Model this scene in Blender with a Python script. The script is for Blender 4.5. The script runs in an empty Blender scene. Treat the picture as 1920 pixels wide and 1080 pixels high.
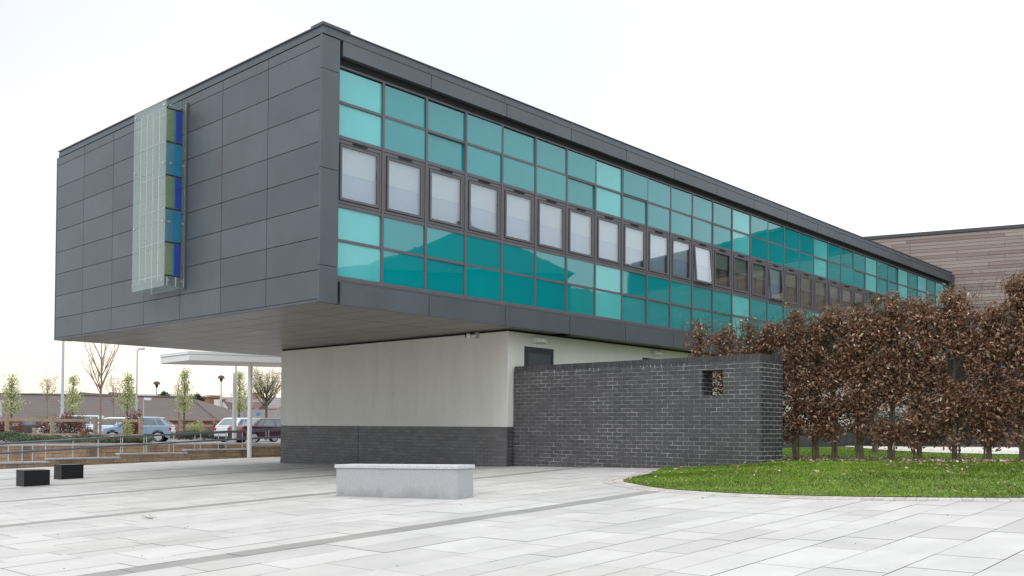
import bpy, bmesh, math, random
import numpy as np
from mathutils import Vector, Matrix, noise as mnoise
R = math.radians
random.seed(7)
rng = np.random.default_rng(7)
scene = bpy.context.scene
col = scene.collection

# ------------------------------------------------------------------ camera
F_PX, U0, V0 = 1737.6, 957.4, 775.7          # focal length and optical axis, in 1920 px units
YAW, PITCH, ROLL = 0.7442, 0.0162, 0.0080
_fw = np.array([math.cos(YAW)*math.cos(PITCH), math.sin(YAW)*math.cos(PITCH), math.sin(PITCH)])
_r = np.cross(_fw, [0, 0, 1]); _r /= np.linalg.norm(_r); _u = np.cross(_r, _fw)
_rt = _r*math.cos(ROLL) + _u*math.sin(ROLL); _up = _u*math.cos(ROLL) - _r*math.sin(ROLL)
cam_d = bpy.data.cameras.new('camera'); cam = bpy.data.objects.new('camera', cam_d); col.objects.link(cam)
cam_d.sensor_width = 36; cam_d.lens = 36*F_PX/1920
cam_d.shift_x = (960-U0)/1920; cam_d.shift_y = (V0-540)/1920
cam_d.clip_start = 0.1; cam_d.clip_end = 6000
cam.matrix_world = Matrix(((_rt[0], _up[0], -_fw[0], 0), (_rt[1], _up[1], -_fw[1], 0), (_rt[2], _up[2], -_fw[2], 0), (0, 0, 0, 1)))
scene.camera = cam

def at(u, v, D):
    """world point seen at photo pixel (u,v) at D metres in front of the camera"""
    return Vector((_fw + _rt*(u-U0)/F_PX - _up*(v-V0)/F_PX)*D)

# ------------------------------------------------------------------ light
SUN_AZ, SUN_EL = 196.0, 50.0                   # direction the light comes from, degrees from +X towards +Y
w = bpy.data.worlds.new('World'); scene.world = w; w.use_nodes = True
nt = w.node_tree; nt.nodes.clear()
out = nt.nodes.new('ShaderNodeOutputWorld')
bg1 = nt.nodes.new('ShaderNodeBackground'); bg2 = nt.nodes.new('ShaderNodeBackground')
sky = nt.nodes.new('ShaderNodeTexSky'); sky.sky_type = 'NISHITA'; sky.sun_disc = False
sky.sun_elevation = R(SUN_EL); sky.sun_rotation = R(90-SUN_AZ)
nt.links.new(sky.outputs[0], bg1.inputs[0]); bg1.inputs[1].default_value = 0.05
# the overcast layer: white cloud deck, brighter overhead, a warm glow low in the north-west
geo = nt.nodes.new('ShaderNodeTexCoord')
sep = nt.nodes.new('ShaderNodeSeparateXYZ'); nt.links.new(geo.outputs['Generated'], sep.inputs[0])
rz = nt.nodes.new('ShaderNodeValToRGB'); nt.links.new(sep.outputs['Z'], rz.inputs[0])
e = rz.color_ramp.elements
e[0].position = 0.0; e[0].color = (0.84, 0.82, 0.79, 1); e[1].position = 1.0; e[1].color = (2.35, 2.36, 2.38, 1)
m1 = e.new(0.12); m1.color = (.845, .85, .85, 1); m2 = e.new(0.42); m2.color = (.91, .93, .95, 1)
nz = nt.nodes.new('ShaderNodeTexNoise'); nz.inputs['Scale'].default_value = 2.2; nz.inputs['Detail'].default_value = 5
nt.links.new(geo.outputs['Generated'], nz.inputs['Vector'])
mr = nt.nodes.new('ShaderNodeMapRange'); mr.inputs[1].default_value = .3; mr.inputs[2].default_value = .7
mr.inputs[3].default_value = .90; mr.inputs[4].default_value = 1.10; nt.links.new(nz.outputs[0], mr.inputs[0])
mul = nt.nodes.new('ShaderNodeVectorMath'); mul.operation = 'SCALE'
nt.links.new(rz.outputs[0], mul.inputs[0]); nt.links.new(mr.outputs[0], mul.inputs['Scale'])
dot = nt.nodes.new('ShaderNodeVectorMath'); dot.operation = 'DOT_PRODUCT'
nt.links.new(geo.outputs['Generated'], dot.inputs[0]); dot.inputs[1].default_value = (math.cos(R(64)), math.sin(R(64)), .03)
rw = nt.nodes.new('ShaderNodeMapRange'); rw.inputs[1].default_value = .90; rw.inputs[2].default_value = 1.0
rw.inputs[3].default_value = 0; rw.inputs[4].default_value = .62; nt.links.new(dot.outputs['Value'], rw.inputs[0])
mixw = nt.nodes.new('ShaderNodeMix'); mixw.data_type = 'RGBA'
nt.links.new(rw.outputs[0], mixw.inputs[0]); nt.links.new(mul.outputs[0], mixw.inputs[6]); mixw.inputs[7].default_value = (1.25, 1.04, .80, 1)
dt2 = nt.nodes.new('ShaderNodeVectorMath'); dt2.operation = 'DOT_PRODUCT'
nt.links.new(geo.outputs['Generated'], dt2.inputs[0]); dt2.inputs[1].default_value = (math.cos(R(-20)), math.sin(R(-20)), .0)
br = nt.nodes.new('ShaderNodeMapRange'); br.inputs[1].default_value = -.2; br.inputs[2].default_value = .9
br.inputs[3].default_value = .78; br.inputs[4].default_value = 1.2; nt.links.new(dt2.outputs['Value'], br.inputs[0])
ms = nt.nodes.new('ShaderNodeVectorMath'); ms.operation = 'SCALE'
nt.links.new(mixw.outputs[2], ms.inputs[0]); nt.links.new(br.outputs[0], ms.inputs['Scale'])
nt.links.new(ms.outputs[0], bg2.inputs[0]); bg2.inputs[1].default_value = 0.90
add = nt.nodes.new('ShaderNodeAddShader')
nt.links.new(bg1.outputs[0], add.inputs[0]); nt.links.new(bg2.outputs[0], add.inputs[1]); nt.links.new(add.outputs[0], out.inputs[0])

sd = bpy.data.lights.new('sun', 'SUN'); sd.energy = 0.6; sd.angle = R(25); sd.color = (1, .95, .88)
so = bpy.data.objects.new('sun', sd); col.objects.link(so)
sdir = Vector((math.cos(R(SUN_AZ))*math.cos(R(SUN_EL)), math.sin(R(SUN_AZ))*math.cos(R(SUN_EL)), math.sin(R(SUN_EL))))
so.rotation_euler = sdir.to_track_quat('Z', 'Y').to_euler(); so.location = (0, 0, 30)
scene.view_settings.view_transform = 'Standard'; scene.view_settings.look = 'None'
scene.view_settings.exposure = 0.18; scene.view_settings.gamma = 1
scene.render.engine = 'CYCLES'

# ------------------------------------------------------------------ materials
class NT:
    def __init__(s, name, rough=.6, spec=.5, metal=0, coat=0):
        s.m = bpy.data.materials.new(name); s.m.use_nodes = True; s.t = s.m.node_tree
        s.b = s.t.nodes['Principled BSDF']; s.b.inputs['Roughness'].default_value = rough
        s.b.inputs['Specular IOR Level'].default_value = spec; s.b.inputs['Metallic'].default_value = metal
        s.b.inputs['Coat Weight'].default_value = coat
        s._c = None
    def n(s, t, **k):
        o = s.t.nodes.new(t)
        for a, v in k.items(): setattr(o, a, v)
        return o
    def l(s, a, b): s.t.links.new(a, b)
    def coord(s, scale=(1, 1, 1), rot=(0, 0, 0), kind='Object'):
        tc = s.n('ShaderNodeTexCoord'); mp = s.n('ShaderNodeMapping')
        mp.inputs['Scale'].default_value = scale; mp.inputs['Rotation'].default_value = rot
        s.l(tc.outputs[kind], mp.inputs[0]); return mp.outputs[0]
    def noise(s, scale=5, detail=4, vec=None, dist=0, rough=.55):
        o = s.n('ShaderNodeTexNoise'); o.inputs['Scale'].default_value = scale; o.inputs['Detail'].default_value = detail
        o.inputs['Distortion'].default_value = dist; o.inputs['Roughness'].default_value = rough
        s.l(vec if vec is not None else s.coord(), o.inputs['Vector']); return o.outputs[0]
    def ramp(s, f, stops):
        o = s.n('ShaderNodeValToRGB'); el = o.color_ramp.elements
        while len(el) < len(stops): el.new(.5)
        for q, (p, c) in zip(el, stops): q.position = p; q.color = (*c, 1) if len(c) == 3 else c
        s.l(f, o.inputs[0]); return o.outputs[0]
    def mr(s, f, a, b, c, d):
        o = s.n('ShaderNodeMapRange'); s.l(f, o.inputs[0])
        for i, v in enumerate((a, b, c, d)): o.inputs[i+1].default_value = v
        return o.outputs[0]
    def mix(s, f, a, b, mode='MIX'):
        o = s.n('ShaderNodeMix', data_type='RGBA', blend_type=mode)
        for i, v in ((0, f), (6, a), (7, b)):
            if isinstance(v, (int, float)): o.inputs[i].default_value = v
            elif isinstance(v, tuple): o.inputs[i].default_value = (*v, 1) if len(v) == 3 else v
            else: s.l(v, o.inputs[i])
        return o.outputs[2]
    def math(s, op, a, b=0):
        o = s.n('ShaderNodeMath', operation=op)
        for i, v in enumerate((a, b)):
            if isinstance(v, (int, float)): o.inputs[i].default_value = v
            else: s.l(v, o.inputs[i])
        return o.outputs[0]
    def attr(s, name='tone'):
        o = s.n('ShaderNodeAttribute'); o.attribute_name = name; return o.outputs['Fac']
    def color(s, c):
        if isinstance(c, tuple): s.b.inputs['Base Color'].default_value = (*c, 1)
        else: s.l(c, s.b.inputs['Base Color'])
    def rough(s, v): s.l(v, s.b.inputs['Roughness'])
    def bump(s, h, strength=.3, dist=.01):
        o = s.n('ShaderNodeBump'); o.inputs['Strength'].default_value = strength; o.inputs['Distance'].default_value = dist
        s.l(h, o.inputs['Height']); s.l(o.outputs[0], s.b.inputs['Normal'])

def mat(name, c, rough=.6, var=.12, scale=3, metal=0, spec=.5, bump=0, bscale=40, coat=0):
    s = NT(name, rough, spec, metal, coat)
    f = s.noise(scale, 5)
    lo = tuple(max(0, x*(1-var)) for x in c); hi = tuple(min(1, x*(1+var)) for x in c)
    s.color(s.ramp(f, [(.3, lo), (.7, hi)]))
    s.rough(s.mr(s.noise(scale*2.3, 3), .3, .7, max(.02, rough-.06), min(1, rough+.06)))
    if bump: s.bump(s.noise(bscale, 3), bump, .01)
    return s.m

def tone_mat(name, c0, c1, rough=.6, var=.15, scale=3, bump=0, bscale=60, grime=None, spec=.5, metal=0):
    """colour from the per-face 'tone' attribute plus fine noise"""
    s = NT(name, rough, spec, metal)
    base = s.mix(s.attr(), c0, c1)
    f = s.mr(s.noise(scale, 5), .3, .7, 1-var, 1+var)
    cm = s.n('ShaderNodeVectorMath', operation='SCALE'); s.l(base, cm.inputs[0]); s.l(f, cm.inputs['Scale'])
    res = cm.outputs[0]
    if grime: res = s.mix(s.mr(s.noise(grime[1], 6, dist=.4), .5, .72, 0, grime[2]), res, grime[0])
    s.color(res)
    if bump: s.bump(s.noise(bscale, 3), bump, .008)
    return s.m

M = {}
M['cladding'] = tone_mat('dark_grey_metal_cladding', (.064, .077, .092), (.086, .100, .118), .40, .10, 1.0, grime=((.06, .058, .058), .9, .4), spec=.6, bump=.22, bscale=1.4)
M['trim'] = mat('dark_grey_metal_trim', (.074, .084, .098), .4, .08, 1.5)
M['edge'] = mat('edge_strip', (.07, .074, .082), .45, .05)
M['frame'] = mat('window_frame_grey', (.112, .108, .122), .45, .06, 4)
M['black'] = mat('black_recess', (.012, .012, .013), .8, .1)
M['soffit'] = tone_mat('soffit_panels', (.115, .108, .095), (.16, .15, .134), .30, .06, 1.0, spec=.6)

def render_mat():
    s = NT('off_white_render', .85)
    vo = s.coord((1, 1, .35))
    a = s.noise(.6, 5, vo); b = s.noise(30, 3)
    c = s.mix(s.mr(a, .35, .7, 0, 1), (.76, .745, .68), (.68, .665, .61))
    c = s.mix(s.mr(b, .4, .65, 0, .25), c, (.55, .54, .49))
    c = s.mix(s.mr(s.noise(1.6, 6, s.coord((1.2, 1.2, .16)), .5), .52, .74, 0, .35), c, (.50, .49, .43))
    s.color(c); s.bump(s.noise(220, 2), .5, .004); return s.m
M['render'] = render_mat()

def brick_mat(name, swap, mortar_lo, mortar_hi, b0, b1, b2, eff=1.0, off=0.):
    """swap=True: bricks run along Y on a face looking along X; False: along X"""
    s = NT(name, .5)
    tc = s.n('ShaderNodeTexCoord'); sp = s.n('ShaderNodeSeparateXYZ'); s.l(tc.outputs['Object'], sp.inputs[0])
    cb = s.n('ShaderNodeCombineXYZ'); s.l(sp.outputs['Y' if swap else 'X'], cb.inputs[0]); s.l(s.math('ADD', sp.outputs['Z'], off), cb.inputs[1])
    def bt(c1, c2, mo):
        o = s.n('ShaderNodeTexBrick'); o.inputs['Scale'].default_value = 1; o.offset = .5
        for k, v in (('Color1', c1), ('Color2', c2), ('Mortar', mo)): o.inputs[k].default_value = (*v, 1)
        o.inputs['Mortar Size'].default_value = .0052; o.inputs['Mortar Smooth'].default_value = .1
        o.inputs['Brick Width'].default_value = .225; o.inputs['Row Height'].default_value = .075
        s.l(cb.outputs[0], o.inputs['Vector']); return o
    o = bt(b0, b1, (0, 0, 0))
    # odd brick tones from a white-noise of the brick's own cell
    o2 = bt((0, 0, 0), (1, 1, 1), (0, 0, 0)); o2.inputs['Bias'].default_value = -.2
    c = s.mix(s.mr(s.noise(1.1, 4), .45, .65, 0, .6), o.outputs['Color'], b2)
    c = s.mix(s.mr(o2.outputs['Color'], .86, 1, 0, .75), c, (.085, .05, .042))
    c = s.mix(s.mr(s.noise(25, 4), .35, .7, 0, .25), c, (.12, .12, .125))
    n1 = s.noise(1.3, 5, s.coord((1, 1, 1.8)), .8); n2 = s.noise(6.5, 3)
    ef = s.math('MULTIPLY', s.mr(n1, .40, .62, .22, 1), s.mr(n2, .36, .62, 0.15, .95))
    mo = s.mix(s.math('MULTIPLY', ef, eff), mortar_lo, mortar_hi)
    fin = s.mix(o.outputs['Fac'], c, mo)
    s.color(fin); s.rough(s.mr(o.outputs['Fac'], 0, 1, .42, .9))
    h = s.math('SUBTRACT', s.math('MULTIPLY', s.noise(60, 3), .25), o.outputs['Fac'])
    s.bump(h, .5, .006); return s.m
DB0, DB1, DB2 = (.045, .044, .048), (.078, .075, .08), (.064, .062, .066)
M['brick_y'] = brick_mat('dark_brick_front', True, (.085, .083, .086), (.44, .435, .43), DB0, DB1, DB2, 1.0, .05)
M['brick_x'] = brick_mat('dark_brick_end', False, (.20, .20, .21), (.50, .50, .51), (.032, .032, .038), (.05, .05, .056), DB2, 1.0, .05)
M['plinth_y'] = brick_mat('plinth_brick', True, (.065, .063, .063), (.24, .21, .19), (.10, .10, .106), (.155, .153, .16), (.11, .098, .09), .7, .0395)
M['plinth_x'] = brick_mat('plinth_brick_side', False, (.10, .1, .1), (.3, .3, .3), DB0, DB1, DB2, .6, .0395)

def spandrel(name, c, rough=.02):
    s = NT(name, rough, .5)
    s.b.inputs['IOR'].default_value = 1.85
    s.color(s.mix(s.mr(s.noise(.8, 2), .3, .7, 0, 1), c, tuple(x*.9 for x in c)))
    s.bump(s.noise(1.6, 1), .05, .02); return s.m
M['teal'] = spandrel('teal_spandrel_glass', (.0, .27, .295))
M['teal2'] = spandrel('teal_spandrel_glass_b', (.0, .29, .31))
M['teal_light'] = spandrel('pale_teal_spandrel_glass', (.10, .52, .53))

def clear_glass(name, tint, refl_boost=1.0, rough=.01, alpha_tint=None):
    m = bpy.data.materials.new(name); m.use_nodes = True; t = m.node_tree; t.nodes.clear()
    o = t.nodes.new('ShaderNodeOutputMaterial'); tr = t.nodes.new('ShaderNodeBsdfTransparent'); gl = t.nodes.new('ShaderNodeBsdfGlossy')
    fr = t.nodes.new('ShaderNodeFresnel'); fr.inputs[0].default_value = 1.55; mx = t.nodes.new('ShaderNodeMixShader')
    ml = t.nodes.new('ShaderNodeMath'); ml.operation = 'MULTIPLY'; ml.inputs[1].default_value = refl_boost; ml.use_clamp = True
    t.links.new(fr.outputs[0], ml.inputs[0]); t.links.new(ml.outputs[0], mx.inputs[0])
    tr.inputs[0].default_value = (*tint, 1); gl.inputs[0].default_value = (1, 1, 1, 1); gl.inputs[1].default_value = rough
    t.links.new(tr.outputs[0], mx.inputs[1]); t.links.new(gl.outputs[0], mx.inputs[2]); t.links.new(mx.outputs[0], o.inputs[0])
    return m
M['pane_bright'] = clear_glass('window_pane_near', (.95, .98, 1.0), 3.2)
M['pane'] = clear_glass('window_pane', (.93, .97, 1.0), 2.1)
M['case_glass'] = clear_glass('case_glass', (.93, .98, .96), .9, .03)
def frosted(name, c, a):
    s = NT(name, .15, .6); s.color(c); s.b.inputs['Alpha'].default_value = a; return s.m
M['case_front'] = frosted('case_front_glass', (.62, .73, .71), .19)
M['di_green'] = frosted('dichroic_green', (.48, .60, .30), .42)
M['di_lime'] = frosted('dichroic_lime', (.80, .86, .50), .13)
M['di_teal'] = frosted('dichroic_teal', (.14, .48, .70), .5)
M['di_blue'] = frosted('dichroic_blue', (.02, .11, .85), .92)
M['di_cyan'] = frosted('dichroic_cyan', (.0, .45, .88), .88)
M['di_purple'] = frosted('dichroic_purple', (.22, .03, .45), .92)
def blind(name, c, per):
    s = NT(name, .8); wv = s.n('ShaderNodeTexWave', wave_type='BANDS', bands_direction='Z')
    wv.inputs['Scale'].default_value = per; s.l(s.coord(), wv.inputs['Vector'])
    s.color(s.mix(s.mr(wv.outputs['Fac'], 0, 1, 0, 1), tuple(x*.93 for x in c), c)); return s.m
M['blind'] = blind('white_blind', (.84, .95, 1.0), 16)
M['blind_low'] = mat('interior_board', (.64, .76, .90), .8, .05)
M['blind_dim'] = blind('grey_blind', (.40, .46, .40), 16)
M['interior'] = mat('dim_interior', (.20, .19, .16), .8, .25, 2)
M['interior_b'] = mat('dim_interior_warm', (.26, .215, .16), .8, .2, 2)
M['steel'] = mat('brushed_steel', (.62, .63, .63), .3, .05, metal=.8)
M['rail_grey'] = mat('rail_dark_grey', (.075, .085, .105), .38, .08)
M['post_grey'] = mat('post_galvanised', (.52, .54, .54), .5, .08, metal=.2)
M['white_paint'] = mat('white_paint', (.78, .79, .79), .45, .04, 1.0)
M['canopy_under'] = mat('canopy_underside', (.55, .53, .50), .7, .05)
M['door_grey'] = mat('door_charcoal', (.035, .04, .047), .45, .06)
M['lamp_lens'] = mat('lamp_lens', (.82, .80, .74), .25, .02)
M['plastic_white'] = mat('white_plastic', (.75, .75, .73), .4, .03)
M['plastic_grey'] = mat('grey_plastic', (.35, .36, .35), .5, .03)

def granite(name, c, stain):
    s = NT(name, .7); v = s.n('ShaderNodeTexVoronoi'); v.inputs['Scale'].default_value = 55; s.l(s.coord(), v.inputs['Vector'])
    sp = s.ramp(s.noise(105, 2), [(.37, tuple(x*.55 for x in c)), (.49, c), (.61, tuple(min(.85, x*1.35) for x in c))])
    c2 = s.mix(.35, sp, s.mix(s.mr(v.outputs['Distance'], 0, .6, 0, 1), tuple(x*.75 for x in c), tuple(min(.9, x*1.2) for x in c)))
    if stain:
        tc = s.n('ShaderNodeTexCoord'); sz = s.n('ShaderNodeSeparateXYZ'); s.l(tc.outputs['Object'], sz.inputs[0])
        hgt = s.math('SUBTRACT', s.mr(s.noise(1.9, 5, s.coord((1, 1, .8)), .3), .36, .64, -.02, .20), sz.outputs['Z'])
        c2 = s.mix(s.mr(hgt, -.05, .09, 0, .42), c2, (.19, .19, .195))
    s.color(c2); s.bump(s.noise(180, 2), .25, .003); return s.m
M['granite'] = granite('pale_granite', (.385, .39, .40), True)
M['granite_top'] = granite('pale_granite_top', (.52, .525, .535), False)
M['black_stone'] = mat('black_stone', (.008, .008, .009), .38, .4, 30, spec=.3)

def paving():
    s = NT('granite_paving', .75)
    t = s.attr()
    base = s.ramp(t, [(0, (.255, .25, .235)), (.12, (.275, .27, .255)), (.16, (.435, .428, .405)), (.5, (.485, .478, .452)), (1, (.53, .522, .495))])
    f = s.mr(s.noise(1.2, 6, dist=.6), .3, .7, .90, 1.08)
    f2 = s.mr(s.noise(130, 2), .3, .7, .95, 1.05)
    cm = s.n('ShaderNodeVectorMath', operation='SCALE'); s.l(base, cm.inputs[0]); s.l(s.math('MULTIPLY', f, f2), cm.inputs['Scale'])
    g = s.mix(s.mr(s.noise(.35, 5, dist=.8), .5, .75, 0, .35), cm.outputs[0], (.40, .385, .35))
    g = s.mix(s.mr(s.noise(2.6, 7, s.coord((.35, 1.3, 1)), 1.2, .7), .56, .72, 0, .30), g, (.40, .385, .355))
    g = s.mix(s.mr(s.noise(7, 4), .68, .74, 0, .25), g, (.30, .29, .27))
    s.color(g); s.rough(s.mr(s.noise(2, 4), .3, .7, .55, .8)); s.bump(s.noise(150, 2), .15, .003); return s.m
M['paving'] = paving()
M['joint'] = mat('sandy_joint', (.33, .275, .225), .95, .25, 9)
M['sett'] = tone_mat('edging_setts', (.38, .34, .31), (.52, .49, .46), .85, .15, 20)
M['grass_base'] = mat('grass_soil', (.10, .165, .028), .95, .4, 5, bump=.4)
def blades():
    s = NT('grass_blades', .75, .08)
    c = s.ramp(s.attr(), [(0, (.075, .13, .014)), (.5, (.145, .235, .026)), (.9, (.225, .33, .05)), (1, (.40, .38, .16))])
    f = s.mr(s.noise(1.1, 5, s.coord((1, .35, 1), (0, 0, .75)), .4), .36, .64, .62, 1.30)
    cm = s.n('ShaderNodeVectorMath', operation='SCALE'); s.l(c, cm.inputs[0]); s.l(f, cm.inputs['Scale'])
    s.color(cm.outputs[0]); return s.m
M['blades'] = blades()
def leafmat(name, stops, trans=.15, rough=.6):
    s = NT(name, rough, .35); c = s.ramp(s.attr(), stops); s.color(c)
    t = s.t; tl = t.nodes.new('ShaderNodeBsdfTranslucent'); mx = t.nodes.new('ShaderNodeMixShader'); mx.inputs[0].default_value = trans
    s.l(c, tl.inputs[0]); s.l(s.b.outputs[0], mx.inputs[1]); s.l(tl.outputs[0], mx.inputs[2])
    s.l(mx.outputs[0], t.nodes['Material Output'].inputs[0]); return s.m
M['beech_leaf'] = leafmat('dry_beech_leaf', [(0, (.105, .05, .03)), (.35, (.235, .12, .073)), (.75, (.40, .235, .155)), (1, (.68, .50, .37))])
M['litter_leaf'] = leafmat('fallen_leaf', [(0, (.14, .08, .05)), (.5, (.42, .30, .20)), (1, (.68, .56, .42))], .05)
M['russet_leaf'] = leafmat('russet_leaf', [(0, (.12, .042, .028)), (.6, (.27, .105, .07)), (1, (.45, .24, .17))])
M['pear_leaf'] = leafmat('young_green_leaf', [(0, (.30, .34, .10)), (.5, (.50, .54, .22)), (.8, (.70, .70, .46)), (1, (.9, .88, .78))], .5)
M['bud_leaf'] = leafmat('tan_bud', [(0, (.28, .22, .10)), (.6, (.52, .45, .24)), (1, (.74, .68, .46))], .3)
M['pine_leaf'] = leafmat('pine_needle', [(0, (.015, .035, .015)), (.6, (.035, .07, .028)), (1, (.10, .14, .06))], .05)
M['shrub_leaf'] = leafmat('shrub_green', [(0, (.06, .085, .045)), (.6, (.13, .17, .09)), (1, (.27, .32, .19))], .1)
M['bark'] = mat('green_grey_bark', (.115, .10, .065), .9, .35, 9, bump=.5)
M['bark_dark'] = mat('dark_bark', (.12, .085, .06), .9, .3, 9, bump=.5)
M['bark_warm'] = mat('warm_bark', (.27, .185, .135), .9, .3, 9)
M['stake'] = mat('weathered_stake', (.115, .09, .065), .9, .2, 9)
M['mulch'] = mat('leaf_mulch', (.085, .058, .042), .95, .5, 14, bump=.8)
M['path'] = mat('pale_path', (.70, .66, .60), .9, .12, 5)
M['asphalt'] = mat('asphalt', (.21, .21, .215), .9, .12, .6, bump=.2)
M['terrain'] = mat('far_ground', (.14, .16, .09), .95, .4, .05)
def stone_mat():
    s = NT('buff_stone', .9)
    tc = s.n('ShaderNodeTexCoord'); sp = s.n('ShaderNodeSeparateXYZ'); s.l(tc.outputs['Object'], sp.inputs[0])
    cb = s.n('ShaderNodeCombineXYZ'); s.l(sp.outputs['X'], cb.inputs[0]); s.l(sp.outputs['Z'], cb.inputs[1])
    o = s.n('ShaderNodeTexBrick'); s.l(cb.outputs[0], o.inputs['Vector']); o.inputs['Scale'].default_value = 1
    o.inputs['Brick Width'].default_value = .42; o.inputs['Row Height'].default_value = .125; o.inputs['Mortar Size'].default_value = .008
    o.inputs['Color1'].default_value = (.46, .33, .22, 1); o.inputs['Color2'].default_value = (.30, .21, .14, 1); o.inputs['Mortar'].default_value = (.12, .085, .06, 1)
    c = s.mix(s.mr(s.noise(2.2, 5), .4, .7, 0, .6), o.outputs['Color'], (.42, .32, .22))
    c = s.mix(s.mr(s.noise(.9, 4, s.coord((1, 1, .3))), .56, .66, 0, .6), c, (.10, .085, .065))
    s.color(c); s.bump(s.noise(18, 4), .9, .03); return s.m
M['stone'] = stone_mat()
M['coping'] = mat('stone_coping', (.42, .42, .415), .85, .15, 5)
def roof_tiles(name, c, per, horizontal=True):
    s = NT(name, .8); wv = s.n('ShaderNodeTexWave', wave_type='BANDS', bands_direction='Z', wave_profile='SAW')
    wv.inputs['Scale'].default_value = per; s.l(s.coord(), wv.inputs['Vector'])
    k = s.mix(s.mr(wv.outputs['Fac'], .0, .35, 1, 0), c, tuple(x*.45 for x in c))
    s.color(s.mix(s.mr(s.noise(.5, 5), .4, .7, 0, .35), k, tuple(x*1.35 for x in c))); return s.m
M['tiles'] = roof_tiles('brown_roof_tiles', (.105, .082, .072), 1.9)
M['slate'] = roof_tiles('grey_slate', (.22, .20, .19), 1.0)
M['tiles_red'] = roof_tiles('dark_red_tiles', (.13, .075, .068), 1.2)
M['brick_red'] = mat('red_brick', (.33, .18, .13), .9, .2, 3)
M['pale_wall'] = mat('pale_roughcast', (.66, .64, .62), .9, .06, 1)
M['fence_wood'] = mat('weathered_fence_wood', (.33, .25, .185), .9, .2, 6)
M['tyre'] = mat('tyre_rubber', (.018, .018, .018), .8, .2)
M['rim'] = mat('alloy_rim', (.62, .63, .65), .3, .06, metal=.6)
M['car_glass'] = mat('car_glass', (.13, .16, .165), .05, .3, 2, spec=.9)
M['red_lens'] = mat('red_lens', (.55, .02, .03), .15, .1)
M['amber_plate'] = mat('yellow_plate', (.62, .46, .08), .5, .05)
M['light_lens'] = mat('headlamp_lens', (.62, .66, .70), .1, .1)
M['bumper_dark'] = mat('dark_plastic', (.03, .03, .033), .7, .1)
def paint(name, c): return mat('paint_'+name, c, .22, .03, 2, coat=.6, spec=.6)
M['p_blue'] = paint('steel_blue', (.25, .34, .45)); M['p_white'] = paint('silver_white', (.66, .70, .74))
M['p_plum'] = paint('plum', (.045, .012, .025)); M['p_black'] = paint('black_plum', (.04, .035, .045))
M['p_sky'] = paint('pale_turquoise', (.45, .60, .64)); M['p_silver'] = paint('silver', (.52, .56, .60)); M['p_ice'] = paint('icy_white', (.68, .75, .80))
def timber_mat():
    s = NT('weathered_cedar_boards', .85)
    c = s.ramp(s.attr(), [(0, (.29, .22, .195)), (.3, (.35, .28, .255)), (.8, (.40, .33, .305)), (1, (.47, .385, .33))])
    f = s.mr(s.noise(3, 5, s.coord((.25, .25, 22))), .3, .7, .78, 1.12)
    cm = s.n('ShaderNodeVectorMath', operation='SCALE'); s.l(c, cm.inputs[0]); s.l(f, cm.inputs['Scale'])
    s.color(cm.outputs[0]); return s.m
M['timber'] = timber_mat()
M['sky_pane'] = spandrel('dark_window_glass', (.10, .14, .17))
M['house_dark'] = mat('house_wall_brown', (.035, .03, .028), .9, .2, 1)

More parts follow.
